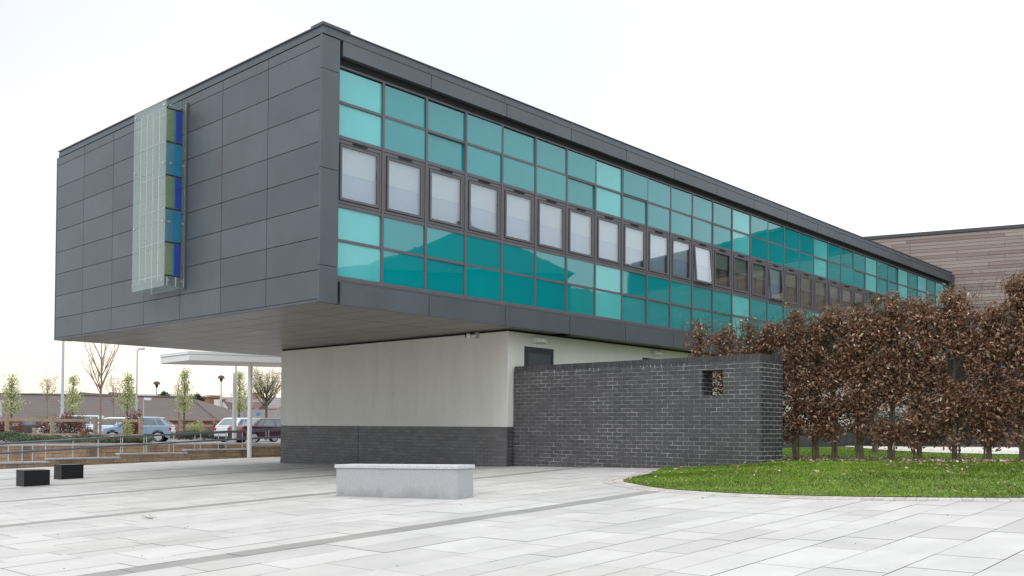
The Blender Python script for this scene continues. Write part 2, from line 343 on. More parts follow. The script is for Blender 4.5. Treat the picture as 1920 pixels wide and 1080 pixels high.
# ------------------------------------------------------------------ mesh helpers
class MB:
    def __init__(s, tone=False): s.v = []; s.f = []; s.t = []; s.tone = tone
    def face(s, pts, t=.5):
        n = len(s.v); s.v += [tuple(p) for p in pts]; s.f.append(tuple(range(n, n+len(pts)))); s.t.append(t)
    def box(s, a, b, t=.5):
        x0, y0, z0 = a; x1, y1, z1 = b
        if x0 > x1: x0, x1 = x1, x0
        if y0 > y1: y0, y1 = y1, y0
        if z0 > z1: z0, z1 = z1, z0
        n = len(s.v)
        s.v += [(x0, y0, z0), (x1, y0, z0), (x1, y1, z0), (x0, y1, z0), (x0, y0, z1), (x1, y0, z1), (x1, y1, z1), (x0, y1, z1)]
        for f in ((0, 3, 2, 1), (4, 5, 6, 7), (0, 1, 5, 4), (1, 2, 6, 5), (2, 3, 7, 6), (3, 0, 4, 7)):
            s.f.append(tuple(n+i for i in f)); s.t.append(t)
        return s
    def prism(s, poly, z0, z1, t=.5):
        """poly: list of (x,y); z0,z1: numbers or lists"""
        k = len(poly); n = len(s.v)
        zz0 = z0 if isinstance(z0, (list, tuple)) else [z0]*k; zz1 = z1 if isinstance(z1, (list, tuple)) else [z1]*k
        s.v += [(p[0], p[1], z) for p, z in zip(poly, zz0)] + [(p[0], p[1], z) for p, z in zip(poly, zz1)]
        s.f.append(tuple(n+i for i in reversed(range(k)))); s.f.append(tuple(n+k+i for i in range(k))); s.t += [t, t]
        for i in range(k):
            j = (i+1) % k; s.f.append((n+i, n+j, n+k+j, n+k+i)); s.t.append(t)
        return s
    def tube(s, a, b, r0, r1=None, n=6, t=.5, cap=True):
        a = Vector(a); b = Vector(b); r1 = r0 if r1 is None else r1
        d = (b-a)
        if d.length < 1e-6: return s
        d.normalize(); x = d.orthogonal().normalized(); y = d.cross(x); k = len(s.v)
        for c, r in ((a, r0), (b, r1)):
            for i in range(n):
                q = 2*math.pi*i/n; s.v.append(tuple(c + (x*math.cos(q)+y*math.sin(q))*r))
        for i in range(n):
            j = (i+1) % n; s.f.append((k+i, k+j, k+n+j, k+n+i)); s.t.append(t)
        if cap:
            s.f.append(tuple(k+i for i in reversed(range(n)))); s.f.append(tuple(k+n+i for i in range(n))); s.t += [t, t]
        return s
    def lathe(s, c, prof, n=16, t=.5):
        k = len(s.v); m = len(prof)
        for r, z in prof:
            for i in range(n):
                q = 2*math.pi*i/n; s.v.append((c[0]+r*math.cos(q), c[1]+r*math.sin(q), c[2]+z))
        for a in range(m-1):
            for i in range(n):
                j = (i+1) % n; s.f.append((k+a*n+i, k+a*n+j, k+(a+1)*n+j, k+(a+1)*n+i)); s.t.append(t)
        s.f.append(tuple(k+i for i in reversed(range(n)))); s.f.append(tuple(k+(m-1)*n+i for i in range(n))); s.t += [t, t]
        return s
    def build(s, name, m, parent=None, bevel=0, smooth=False, origin=None):
        me = bpy.data.meshes.new(name)
        v = s.v
        if origin is not None: v = [(p[0]-origin[0], p[1]-origin[1], p[2]-origin[2]) for p in v]
        me.from_pydata(v, [], s.f)
        if s.tone or any(abs(x-.5) > 1e-6 for x in s.t):
            at_ = me.attributes.new('tone', 'FLOAT', 'FACE'); at_.data.foreach_set('value', np.array(s.t, 'f'))
        me.materials.append(m); me.update()
        o = bpy.data.objects.new(name, me); col.objects.link(o)
        if origin is not None: o.location = origin
        if parent is not None: o.parent = parent
        if bevel:
            bv = o.modifiers.new('bevel', 'BEVEL'); bv.width = bevel; bv.segments = 2; bv.limit_method = 'ANGLE'
        if smooth:
            me.polygons.foreach_set('use_smooth', [True]*len(me.polygons))
        return o

def quads_obj(name, V, tones, m, parent=None, k=4):
    """V: (n,k,3) array, every group of k vertices one face"""
    n = len(V); me = bpy.data.meshes.new(name)
    me.vertices.add(n*k); me.vertices.foreach_set('co', V.reshape(-1).astype('f'))
    me.loops.add(n*k); me.loops.foreach_set('vertex_index', np.arange(n*k, dtype='i'))
    me.polygons.add(n); me.polygons.foreach_set('loop_start', np.arange(0, n*k, k, dtype='i'))
    me.update(calc_edges=True)
    a = me.attributes.new('tone', 'FLOAT', 'FACE'); a.data.foreach_set('value', np.asarray(tones, 'f'))
    me.materials.append(m)
    o = bpy.data.objects.new(name, me); col.objects.link(o)
    if parent is not None: o.parent = parent
    return o

def leaf_array(P, L, W, fold=.25, flat=0.0):
    """P (n,3) leaf centres -> (2n,4,3): two half-leaf quads each, randomly turned, folded along the midrib"""
    n = len(P); L = np.broadcast_to(L, (n,))[:, None]; W = np.broadcast_to(W, (n,))[:, None]
    a = rng.normal(size=(n, 3)); a[:, 2] *= (1-flat); a /= np.linalg.norm(a, axis=1)[:, None]
    b = rng.normal(size=(n, 3)); b[:, 2] *= (1-flat); b -= (b*a).sum(1)[:, None]*a; b /= np.linalg.norm(b, axis=1)[:, None]
    c = np.cross(a, b)
    base = P - a*L*.5; tip = P + a*L*.5 + c*L*fold*.6
    mid = P + c*W*.0
    s1 = P + b*W*.5 + c*W*fold; s2 = P - b*W*.5 + c*W*fold
    q1 = np.stack([base, s1, tip, mid], 1); q2 = np.stack([base, mid, tip, s2], 1)
    return np.concatenate([q1, q2], 0)

def tag(o, label=None, cat=None, group=None, kind=None):
    if label: o['label'] = label
    if cat: o['category'] = cat
    if group: o['group'] = group
    if kind: o['kind'] = kind
    return o
def empty(name, loc=(0, 0, 0), rz=0):
    o = bpy.data.objects.new(name, None); col.objects.link(o); o.location = loc; o.rotation_euler = (0, 0, rz); o.empty_display_size = .3
    return o
def keep(parent, *objs):
    """children were modelled in world space: keep them there under a parent that stands elsewhere"""
    mi = Matrix.LocRotScale(parent.location, parent.rotation_euler, None).inverted()
    for o in objs: o.parent = parent; o.matrix_parent_inverse = mi
def copy_tree(o, parent=None):
    c = o.copy(); col.objects.link(c)
    if parent is not None: c.parent = parent
    for ch in [x for x in bpy.data.objects if x.parent == o]: copy_tree(ch, c)
    return c

# ------------------------------------------------------------------ ground
def g(X, Y):
    xs = X if X < 17 else 17 + (X-17)*.25 if X < 40 else 22.75
    return -1.151 + .046*xs - .01137*Y - .00078*xs*Y*(1 if Y > 0 else .6)
CARZ = -.93

def ground_sheet():
    mb = MB(); S = 2500
    mb.face([(-S, -S, -2.6), (S, -S, -2.6), (S, S, -2.6), (-S, S, -2.6)])
    return tag(mb.build('ground', M['terrain']), kind='structure')
ground_sheet()

def grid_sheet(name, x0, x1, y0, y1, nx, ny, zf, m, kind='structure'):
    mb = MB(); 
    for i in range(nx+1):
        for j in range(ny+1):
            x = x0+(x1-x0)*i/nx; y = y0+(y1-y0)*j/ny; mb.v.append((x, y, zf(x, y)))
    for i in range(nx):
        for j in range(ny):
            a = i*(ny+1)+j; mb.f.append((a, a+ny+1, a+ny+2, a+1)); mb.t.append(.5)
    o = mb.build(name, m, smooth=True)
    return tag(o, kind=kind)
grid_sheet('paving_bed', -14, 16, -14, 28.02, 30, 42, lambda x, y: g(x, y)-.012, M['joint'])
grid_sheet('paving_bed_side', 16, 30, 21.5, 28.02, 14, 7, lambda x, y: g(x, y)-.012, M['joint'])

def slabs():
    mb = MB(True); y = -3.0; bands = [6.88, 11.22, 14.9, 18.1, 21.6, 25.2]; gap = .0032
    while y < 28:
        nb = [b for b in bands if y-.01 <= b-.14 < y+.5]
        if nb and nb[0]-.14-y < .18: w_, dark = .27, True
        else:
            w_ = random.choice([.3, .45, .45, .6]); dark = False
            if nb and y+w_ > nb[0]-.14: w_ = max(.2, nb[0]-.14-y)
        if y + w_ > 28: w_ = 28-y
        if w_ < .05: break
        xmax = 14.4 if y < 21.4 else 24
        x = -7+random.random()*.6
        if y > 14: x = 0+random.random()*.6
        while x < xmax:
            l_ = random.choice([.45, .6, .75, .75, .9, .9]) if not dark else .9
            xe = min(x+l_, xmax)
            t = random.uniform(0, .1) if dark else .2+.8*random.random()
            a, b, c, d = x+gap, xe-gap, y+gap, y+w_-gap
            dz = random.uniform(0, .002)
            mb.face([(a, c, g(a, c)+dz), (b, c, g(b, c)+dz), (b, d, g(b, d)+dz), (a, d, g(a, d)+dz)], t)
            x = xe
        y += w_
    tag(mb.build('plaza_paving', M['paving']), kind='structure')
slabs()

# lawn, mulch, path
EDGE = [(14.36, 9.40), (13.6, 9.05), (12.74, 8.68), (12.0, 8.5), (11.5, 8.25), (11.15, 7.8), (10.85, 7.35), (10.6, 6.9), (10.45, 6.3), (10.35, 5.5), (10.4, 4.8), (10.5, 4.2), (10.75, 3.3), (11.1, 2.4), (11.7, 1.2), (12.6, -.2), (13.8, -1.6), (15.4, -2.8)]
def smooth_poly(P, n=6):
    out_ = []
    for i in range(len(P)-1):
        p0 = P[max(0, i-1)]; p1 = P[i]; p2 = P[i+1]; p3 = P[min(len(P)-1, i+2)]
        for k in range(n):
            t = k/n
            out_.append(tuple(.5*((2*p1[a]) + (-p0[a]+p2[a])*t + (2*p0[a]-5*p1[a]+4*p2[a]-p3[a])*t*t + (-p0[a]+3*p1[a]-3*p2[a]+p3[a])*t**3) for a in (0, 1)))
    return out_+[P[-1]]
ES = smooth_poly(EDGE)
LAWN = ES + [(34, -2.8), (34, 12.9), (14.6, 12.9), (14.6, 9.6)]
LP = np.array(LAWN)
def inside(x, y, P=LP):
    x = np.asarray(x); y = np.asarray(y); c = np.zeros(x.shape, bool); j = len(P)-1
    for i in range(len(P)):
        xi, yi = P[i]; xj, yj = P[j]
        k = ((yi > y) != (yj > y)) & (x < (xj-xi)*(y-yi)/(yj-yi+1e-12)+xi); c ^= k; j = i
    return c
EP = np.array(ES)
def edist(x, y):
    return math.sqrt(float(((EP[:, 0]-x)**2 + (EP[:, 1]-y)**2).min()))
def lawn_z(x, y):
    d = min(1, edist(x, y)/2.2); d = d*d*(3-2*d)
    z = g(min(x, 17), y) + .015 + .10*d*max(0, min(1, (16.2-x)/1.4))
    k = max(0, min(1, (x-15.8)/2.2)); k = k*k*(3-2*k)
    return z*(1-k) - .505*k
def lawn():
    bm = bmesh.new(); N = .35
    xs = np.arange(10, 20.01, N); ys = np.arange(-2.8, 13, N)
    vs = {}
    ring = [bm.verts.new((x, y, g(x, y)+.02)) for x, y in ES]
    pts = [(x, y) for x in xs for y in ys if inside(np.array([x]), np.array([y]))[0] and edist(x, y) > .22]
    from mathutils.geometry import delaunay_2d_cdt
    allp = [Vector(p) for p in LAWN] + [Vector(p) for p in pts]
    n = len(LAWN); edges = [(i, (i+1) % n) for i in range(n)]
    vv, ee, ff, *_ = delaunay_2d_cdt(allp, edges, [], 1, 1e-4)
    bm.free()
    mb = MB(); mb.v = [(p.x, p.y, lawn_z(p.x, p.y)) for p in vv]
    mb.f = [tuple(f) for f in ff]; mb.t = [.5]*len(ff)
    o = mb.build('lawn_ground', M['grass_base'], smooth=True); tag(o, kind='structure')
    return o
lawn()
def grass():
    n = 330000
    x = np.concatenate([rng.uniform(10, 16.2, n*2//3), rng.uniform(16.2, 28, n//3)]); y = rng.uniform(-2, 12, len(x)); n = len(x)
    k = inside(x, y); k &= ~((x > 16.15) & (x < 17.0)); k &= ~((x > 14.3) & (x < 16) & (y > 7.55) & (y < 13)); x, y = x[k], y[k]
    # thin out with distance from the camera
    d = np.hypot(x, y); k = rng.random(len(x)) < np.clip(17/d, .3, 1); x, y = x[k], y[k]
    z = np.array([lawn_z(a, b) for a, b in zip(x, y)]); n = len(x)
    h = rng.uniform(.010, .030, n); w_ = .004+.004*rng.random(n); q = rng.uniform(0, 2*np.pi, n)
    lean = rng.normal(0, .018, (n, 2))
    dx, dy = np.cos(q)*w_, np.sin(q)*w_
    V = np.stack([np.stack([x-dx, y-dy, z-.004], 1), np.stack([x+dx, y+dy, z-.004], 1), np.stack([x+lean[:, 0], y+lean[:, 1], z+h], 1)], 1)
    t = np.clip(rng.normal(.5, .2, n), 0, .9); t[rng.random(n) < .03] = 1
    tag(quads_obj('lawn_grass', V, t, M['blades'], k=3), 'short mown green grass of the curved lawn', 'grass', kind='stuff')
grass()
def litter():
    P = []
    for _ in range(15000):
        x = random.uniform(10.3, 17.5); y = random.uniform(-1, 10.5)
        if not inside(np.array([x]), np.array([y]))[0]: continue
        if 14.3 < x < 15.3 and y > 7.4: continue
        dd = abs(x-16.6)
        pr = .5*math.exp(-dd/.5)+.15*math.exp(-dd/3.2)
        if random.random() < pr: P.append((x, y, lawn_z(x, y)+.04))
    for _ in range(5): x = random.uniform(9, 15); y = random.uniform(2, 9.5); P.append((x, y, (lawn_z(x, y)+.02) if inside(np.array([x]), np.array([y]))[0] else g(x, y)+.01))
    P = np.array(P); V = leaf_array(P, rng.uniform(.045, .085, len(P)), rng.uniform(.025, .042, len(P)), .3, .75)
    t = np.tile(np.clip(rng.normal(.55, .28, len(P)), 0, 1), 2)
    tag(quads_obj('fallen_leaves', V, t, M['litter_leaf']), 'dry tan beech leaves scattered over the lawn', 'leaves', kind='stuff')
litter()
def edging():
    mb = MB(True); wid = .17
    P = [Vector((x, y)) for x, y in ES]
    # resample
    S = [P[0]]; acc = 0
    for i in range(1, len(P)):
        seg = P[i]-P[i-1]; L = seg.length; q = 0
        while acc + (L-q) >= .11:
            q += .11-acc; S.append(P[i-1]+seg*(q/L)); acc = 0
        acc += L-q
    for row in range(2):
        for i in range(1, len(S)-2):
            def nrm(j):
                d = (S[j+1]-S[j-1]).normalized(); n = Vector((d.y, -d.x)); q = S[j]+n*.1
                return -n if inside(np.array([q.x]), np.array([q.y]))[0] else n
            n0, n1 = nrm(i), nrm(i+1)
            o0, o1 = row*wid+.004, (row+1)*wid-.006
            c = [S[i]+n0*o0, S[i+1]+n1*o0, S[i+1]+n1*o1, S[i]+n0*o1]
            cc = sum(c, Vector((0, 0)))/4; c = [p+(cc-p)*.05 for p in c]
            if c[0].x > 14.3 and c[0].y > 7.4: continue
            mb.prism([tuple(p) for p in c], [g(p.x, p.y)-.03 for p in c], [g(p.x, p.y)+.008 for p in c], random.random())
    tag(mb.build('lawn_edging', M['sett']), kind='structure')
edging()
# mulch strip beneath the hedge, path beyond it
mb = MB()
for i in range(60):
    y0, y1 = -2.4+i*.24, -2.4+(i+1)*.24
    wv = lambda y: .36+.09*math.sin(y*2.3)+.05*math.sin(y*5.1)
    mb.face([(16.6-wv(y0), y0, lawn_z(16.4, y0)+.012), (16.6+wv(y0+2), y0, lawn_z(16.8, y0)+.012), (16.6+wv(y1+2), y1, lawn_z(16.8, y1)+.012), (16.6-wv(y1), y1, lawn_z(16.4, y1)+.012)][::1])
tag(mb.build('mulch_bed', M['mulch']), kind='structure')
mb = MB()
pl = [tuple(at(u, 800, .5*F_PX/(v-h_))[:2]) for u, v, h_ in ((1585, 837.5, 809), (1660, 844, 809.5), (1750, 848.5, 810), (1840, 851, 811), (1990, 853, 812))]
pr_ = [tuple(at(u, 800, .5*F_PX/(v-h_))[:2]) for u, v, h_ in ((1585, 836.5, 809), (1660, 837.5, 809.5), (1750, 838, 810), (1840, 838.5, 811), (1990, 839, 812))]
for i in range(4):
    mb.face([(*pl[i], -.492), (*pl[i+1], -.492), (*pr_[i+1], -.492), (*pr_[i], -.492)])
tag(mb.build('garden_path', M['path']), kind='structure')
grid_sheet('garden_ground', 20, 60, -20, 12.9, 12, 12, lambda x, y: -.53, M['mulch'])
mb = MB(); mb.prism([(-40, 30.25), (70, 30.25), (70, 120), (-40, 120)], CARZ-.3, CARZ)
tag(mb.build('car_park', M['asphalt']), kind='structure')
mb = MB(); mb.prism([(24.2, 21.6), (60, 21.6), (60, 30.2), (24.2, 30.2)], -1.3, CARZ+.01)
tag(mb.build('side_road', M['asphalt']), kind='structure')

# ------------------------------------------------------------------ the office building
CX, CY, CYL = 9.116, 12.723, 23.65          # corner and far-left end of the cantilevered box
GY = CY + .124; GX0, W_, NB = 9.495, 1.0338, 30
ZS, ZF0, ZF1, ZCAP = 2.08, 6.31, 6.57, 6.70
XEND = 41.05
ob = empty('office_building', (14.19, 13.155, 0))
tag(ob, 'long cantilevered block in charcoal panels with a teal glass band over a white wall', 'building')
parts = []
def P_(o): parts.append(o); return o
# core (dark, behind panels)
mb = MB(); mb.box((CX+.03, CY+.35, ZS+.03), (XEND, CYL-.03, ZCAP-.02)); P_(mb.build('core', M['black']))
# end wall cladding: 7 columns x 8 rows
mb = MB(True); cw = (CYL-CY-.10)/7; rows = [ZS+.05] + [2.62+.535*k for k in range(0, 8)] + [ZF1-.02]
rows[-2] = min(rows[-2], 6.43)
for i in range(7):
    for j in range(len(rows)-1):
        y0 = CY+.05+i*cw+.007; y1 = CY+.05+(i+1)*cw-.007
        mb.box((CX, y0, rows[j]+.006), (CX+.03, y1, rows[j+1]-.006), random.random())
P_(mb.build('end_wall', M['cladding']))
mb = MB(); mb.box((CX-.006, CY+.057, ZS), (CX+.05, CYL, ZS+.045)); P_(mb.build('drip_edge', M['trim']))
mb = MB(); mb.box((CX-.004, CYL-.045, ZS), (CX+.4, CYL, ZF1)); P_(mb.build('end_trim', M['trim']))
# corner trim + side strip with joints
mb = MB(True)
for z0, z1 in ((ZS, 2.70), (2.70, 4.33), (4.33, 5.99), (5.99, ZF1-.01)):
    mb.box((CX-.004, CY, z0+.005), (CX+.05, CY+.05, z1-.005), .6)
    mb.box((CX+.05, CY, z0+.005), (GX0-.012, CY+.12, z1-.005), .5)
P_(mb.build('corner_trim', M['cladding']))
# roof coping
mb = MB(True)
yy = CY-.02
k = 0; y = CY-.02
while y < CYL-.05:
    y1 = min(y+2.3, CYL-.12); mb.box((CX+.004, y+.003, ZF1), (CX+.30, y1-.003, ZCAP), .5+.1*random.random()); y = y1
    if y1 >= CYL-.13: break
x = CX+.30
while x < XEND-.1:
    x1 = min(x+2.07, XEND+.1); mb.box((x+.003, CY-.012, ZF1), (x1-.003, CY+.25, ZCAP), .4+.2*random.random()); x = x1
P_(mb.build('roof_coping', M['cladding']))
mb = MB(); mb.box((CX-.02, CY-.04, ZCAP), (CX+.55, CY+.3, ZCAP+.05)); mb.box((CX-.02, CY+.3, ZCAP), (CX+.3, CYL-.1, ZCAP+.02)); mb.box((CX+.55, CY-.03, ZCAP), (XEND+.12, CY+.3, ZCAP+.018))
mb.box((CX+.3, CY+.3, ZCAP-.2), (XEND, CYL-.1, ZCAP-.1))
P_(mb.build('roof', M['edge']))
# upper fascia panels over two bays each
mb = MB(True); x = GX0-.01
xs_ = [GX0+.04]+[GX0+2*W_*k for k in range(1, 16)]+[XEND+.02]
for a, b in zip(xs_[:-1], xs_[1:]):
    if b-a < .1: continue
    mb.box((a+.008, CY-.004, ZF0), (b-.008, CY+.10, ZF1-.004), .3+.5*random.random())
P_(mb.build('upper_fascia', M['cladding']))
mb = MB(); mb.box((XEND+.02, CY-.05, ZF0-.14), (XEND+.32, CY+.3, ZF1+.05)); P_(mb.build('fascia_end_cap', M['trim']))
mb = MB(); mb.box((GX0-.012, CY+.104, 6.19), (XEND, CY+.35, ZF0+.02)); P_(mb.build('recess', M['black']))
# lower fascia
mb = MB(True); z1f = 2.455
for a, b in zip(xs_[:-1], xs_[1:]):
    if b-a < .1: continue
    mb.box((a+.008, CY-.002, ZS), (b-.008, CY+.10, z1f), .3+.5*random.random())
P_(mb.build('lower_fascia', M['cladding']))
mb = MB(); mb.box((GX0-.012, CY+.03, z1f+.005), (XEND, CY+.35, 2.50)); P_(mb.build('sill_shadow', M['edge']))
# soffit grid
mb = MB(True); nx_ = 7; ny_ = 7
y = CY+.06
for i in range(ny_):
    y0 = CY+.05+i*cw+(.05 if i == 0 else 0); y1 = CY+.05+(i+1)*cw
    x = CX+.05
    while x < 15.5:
        xe = x+.62; mb.box((x+.008, y0+.010, ZS+.004), (xe-.008, y1-.010, ZS+.03), random.random()); x = xe
x = 15.3
mb.box((15.55, CY+.12, ZS+.004), (XEND, CY+.5, ZS+.03), .5)
P_(mb.build('soffit', M['soffit']))
mb = MB(); mb.box((CX+.05, CY+.12, ZS+.032), (XEND, CYL-.03, ZS+.05)); P_(mb.build('soffit_backing', M['black']))
# curtain wall
ZR = [2.60, 3.19, 3.79, 4.96, 5.56, 6.17]
mb_head = MB(); mb_head.box((GX0-.02, GY-.015, 6.155), (XEND, GY+.08, 6.195)); P_(mb_head.build('head_frame', M['frame']))
mb_s = MB(); mb_s.box((GX0-.02, GY-.045, 2.50), (XEND, GY+.08, 2.575)); P_(mb_s.build('sill_frame', M['frame']))
for z in (3.19, 3.79, 4.96, 5.56):
    t_ = MB(); hh = .024 if z not in (3.79, 4.96) else .03
    t_.box((GX0, GY-.012, z-hh), (XEND, GY+.06, z+hh)); P_(t_.build('transom', M['frame']))
t_ = MB(); t_.box((-.025, -.022, 2.575), (.025, .06, 6.166)); mull0 = t_.build('mullion', M['frame'], origin=None)
mull0.location = (GX0, GY, 0); P_(mull0)
for k in range(1, NB+1):
    c = mull0.copy(); col.objects.link(c); c.location.x = GX0+k*W_; P_(c)
# spandrel panels: each its own part (the first hundred), the farthest as one
LIGHT = {0, 7, 13, 18, 22, 25, 27, 29}
def mk_panel(z0, z1, wd, m):
    q = MB(); q.box((.025, 0, z0+.024), (wd-.025, .02, z1-.024)); return q
cache = {}
ROWS = [(4.96, 5.56), (5.56, 6.17-.02), (3.19, 3.79), (2.60-.04, 3.19)]
far = MB(); count = 0
order = [(k, r) for k in range(NB) for r in range(4)]
for k, r in order:
    z0, z1 = ROWS[r]; light = k in LIGHT
    mm = M['teal_light'] if light else (M['teal2'] if (k*7+r*3) % 5 < 2 else M['teal'])
    if count < 100:
        key = (r, mm.name)
        if key not in cache:
            q = mk_panel(z0, z1, W_, mm).build('spandrel_panel', mm); cache[key] = q
        else:
            q = cache[key].copy(); col.objects.link(q)
        q.location = (GX0+k*W_, GY, 0)
        q.rotation_euler = (random.gauss(0, .0025), 0, random.gauss(0, .0025))
        if light: q['label'] = 'paler mint teal glass panel'
        P_(q); count += 1
    else:
        (far.box((GX0+k*W_+.025, GY, z0+.024), (GX0+(k+1)*W_-.025, GY+.02, z1-.024), 1.0 if light else 0.0))
# the far ones keep their two colours through the tone attribute
sfar = NT('far_spandrel', .02, .5); sfar.b.inputs['IOR'].default_value = 1.85
sfar.color(sfar.mix(sfar.attr(), (.0, .28, .30), (.10, .52, .53)))
last = far; last.box((GX0+NB*W_+.025, GY, 5.0), (XEND, GY+.02, 6.14), 0); last.box((GX0+NB*W_+.025, GY, 2.6), (XEND, GY+.02, 4.95), 0)
o = far.build('spandrel_panel', sfar.m); o['kind'] = 'stuff'; o['label'] = 'far run of teal and mint glass panels'; P_(o)
# windows
OPEN = {11, 15, 19, 23, 24, 27}
def mk_window(style, opened):
    root = None
    fr = MB(); z0, z1 = 3.83, 4.92; wd = W_
    # fixed outer frame
    fr.box((.028, -.008, z0), (.075, .05, z1)); fr.box((wd-.075, -.008, z0), (wd-.028, .05, z1))
    fr.box((.075, -.008, z1-.055), (wd-.075, .05, z1)); fr.box((.075, -.008, z0), (wd-.075, .05, z0+.045))
    f = fr.build('window', M['frame'])
    dy = 0
    sa = MB(); a, b, c, d = .092, wd-.092, z0+.058, z1-.072
    t = .042
    sh = .07 if opened else 0
    def bx(x0, x1, zz0, zz1, y0, y1):   # box sheared outwards towards its foot when open
        q = []
        n = len(sa.v)
        for (x, y, z) in [(x0, y0, zz0), (x1, y0, zz0), (x1, y1, zz0), (x0, y1, zz0), (x0, y0, zz1), (x1, y0, zz1), (x1, y1, zz1), (x0, y1, zz1)]:
            sa.v.append((x, y - sh*(d-z)/(d-c), z))
        for ff in ((0, 3, 2, 1), (4, 5, 6, 7), (0, 1, 5, 4), (1, 2, 6, 5), (2, 3, 7, 6), (3, 0, 4, 7)): sa.f.append(tuple(n+i for i in ff)); sa.t.append(.5)
    bx(a, a+t, c, d, -.022, .03); bx(b-t, b, c, d, -.022, .03); bx(a+t, b-t, d-t, d, -.022, .03); bx(a+t, b-t, c, c+t, -.022, .03)
    s_ = sa.build('sash', M['frame'], f)
    pn = MB(); yo = -.006
    pn.face([(a+t, yo-sh, c+t), (b-t, yo-sh, c+t), (b-t, yo, d-t), (a+t, yo, d-t)]); pn.build('pane', M['pane_bright'] if style == 0 else M['pane'], f)
    gk = MB(); gk.box((a-.014, -.010, c-.014), (b+.014, -.0085, c)); gk.box((a-.014, -.010, d), (b+.014, -.0085, d+.014)); gk.box((a-.014, -.010, c), (a, -.0085, d)); gk.box((b, -.010, c), (b+.014, -.0085, d))
    gk.build('gasket', M['black'], f)
    tv = MB(); tv.box((wd*.5-.16, -.03, z1-.03), (wd*.5+.16, -.009, z1-.012)); tv.build('trickle_vent', M['black'], f)
    bl = MB(); zm = 4.36 if style == 0 else 4.40
    if style == 0:
        bl.box((.05, .055, zm), (wd-.05, .06, z1)); bl.build('blind', M['blind'], f)
        lo = MB(); lo.box((.05, .065, z0), (wd-.05, .07, zm+.01)); lo.build('lower_blind', M['blind_low'], f)
    else:
        bl.box((.05, .055, zm), (wd-.05, .06, z1)); bl.build('blind', M['blind_dim'], f)
        lo = MB(); lo.box((.05, .10, z0), (wd-.05, .11, zm+.03)); lo.build('room_back', M['interior'], f)
        lo = MB(); lo.box((.5, .08, z0), (wd-.15, .09, zm+.03)); lo.build('room_screen', M['interior_b'], f)
    return f
wc = {}
for k in range(NB):
    st = 0 if (k < 12 or k == 15) else 1
    op = k in OPEN
    if (st, op) not in wc:
        f = mk_window(st, op); wc[(st, op)] = f
    else: f = copy_tree(wc[(st, op)])
    f.location = (GX0+k*W_, GY, 0)
    if op: f['label'] = 'window tilted open at its foot'
    P_(f)
# lower storey
XW, YW0, YW1 = 14.19, 13.155, 21.5
mb = MB(); mb.box((XW, YW0, .036), (XEND, YW1, 2.045)); P_(mb.build('render_wall', M['render'], bevel=.008))
mb = MB(); mb.box((XW+.02, YW0+.02, 2.045), (XEND, YW1-.02, ZS+.04)); P_(mb.build('shadow_gap', M['black']))
mb = MB(); mb.face([(XW+.004, YW1-.004, -2), (XW+.004, YW0+.004, -2), (XW+.004, YW0+.004, .026), (XW+.004, YW1-.004, .026)])
P_(mb.build('brick_plinth', M['plinth_y']))
mb = MB(); mb.face([(XW+.004, YW0+.004, -2), (XEND, YW0+.004, -2), (XEND, YW0+.004, .026), (XW+.004, YW0+.004, .026)])
mb.face([(XW+.004, YW1-.004, -2), (XW+.004, YW1-.004, .026), (XEND, YW1-.004, .026), (XEND, YW1-.004, -2)])
P_(mb.build('side_plinth', M['plinth_x']))
mb = MB(); mb.box((XW+.012, YW0+.012, -2), (XEND-.01, YW1-.012, .036)); mb.box((XW-.002, 18.14, -1.2), (XW+.01, 18.155, .026)); mb.box((XW-.002, 13.18, -1.0), (XW+.01, 13.195, .026)); P_(mb.build('movement_joint', M['edge']))
# doors
def door(x0, x1, top):
    d = MB(); y = YW0
    d.box((x0, y-.012, -.75), (x0+.055, y+.05, top)); d.box((x1-.055, y-.012, -.75), (x1, y+.05, top)); d.box((x0+.055, y-.012, top-.055), (x1-.055, y+.05, top))
    f = d.build('door', M['door_grey'])
    q = MB(); q.box((x0+.055, y-.004, -.75), (x1-.055, y+.03, top-.055)); q.build('door_leaf', M['door_grey'], f)
    q = MB(); q.box((x0+.12, y-.009, top-.40), (x1-.12, y-.004, top-.14)); q.box((x0+.12, y-.009, -.6), (x1-.12, y-.004, top-.46)); q.build('door_panel', M['edge'], f)
    q = MB(); q.tube((x1-.14, y-.05, .45), (x1-.26, y-.05, .45), .012, n=8); q.tube((x1-.14, y-.05, .45), (x1-.14, y, .45), .012, n=8); q.build('handle', M['steel'], f)
    return f
P_(door(14.70, 15.66, 1.76)); P_(door(19.1, 19.98, 1.79))
keep(ob, *parts)

# fittings on the building
def wall_light(x, z, lab):
    r = empty('wall_light', (x, YW0, z)); tag(r, lab, 'light', 'bulkhead lights on the white side wall')
    q = MB(); q.box((-.18, -.05, -.065), (.18, 0, .065)); q.build('backplate', M['plastic_white'], r, bevel=.012)
    q = MB(); q.box((-.02, -.11, -.05), (.165, -.05, .05)); q.build('lens', M['lamp_lens'], r, bevel=.025)
    q = MB(); q.box((-.165, -.09, -.05), (-.025, -.05, .05)); q.build('sensor_cover', M['plastic_white'], r, bevel=.012)
wall_light(15.17, 1.92, 'white oblong bulkhead light above the charcoal door')
wall_light(19.68, 1.93, 'white oblong bulkhead light farther right, half way along the white wall')
r = empty('security_camera', (XW, 14.06, 2.0)); tag(r, 'small white round security camera under the dark soffit, high on the white wall', 'camera')
q = MB(); q.box((-.03, -.06, -.06), (0, .06, .075)); q.build('mount', M['plastic_grey'], r, bevel=.01)
q = MB(); q.tube((-.03, 0, .0), (-.07, .10, .0), .022, n=8); q.build('arm', M['plastic_white'], r)
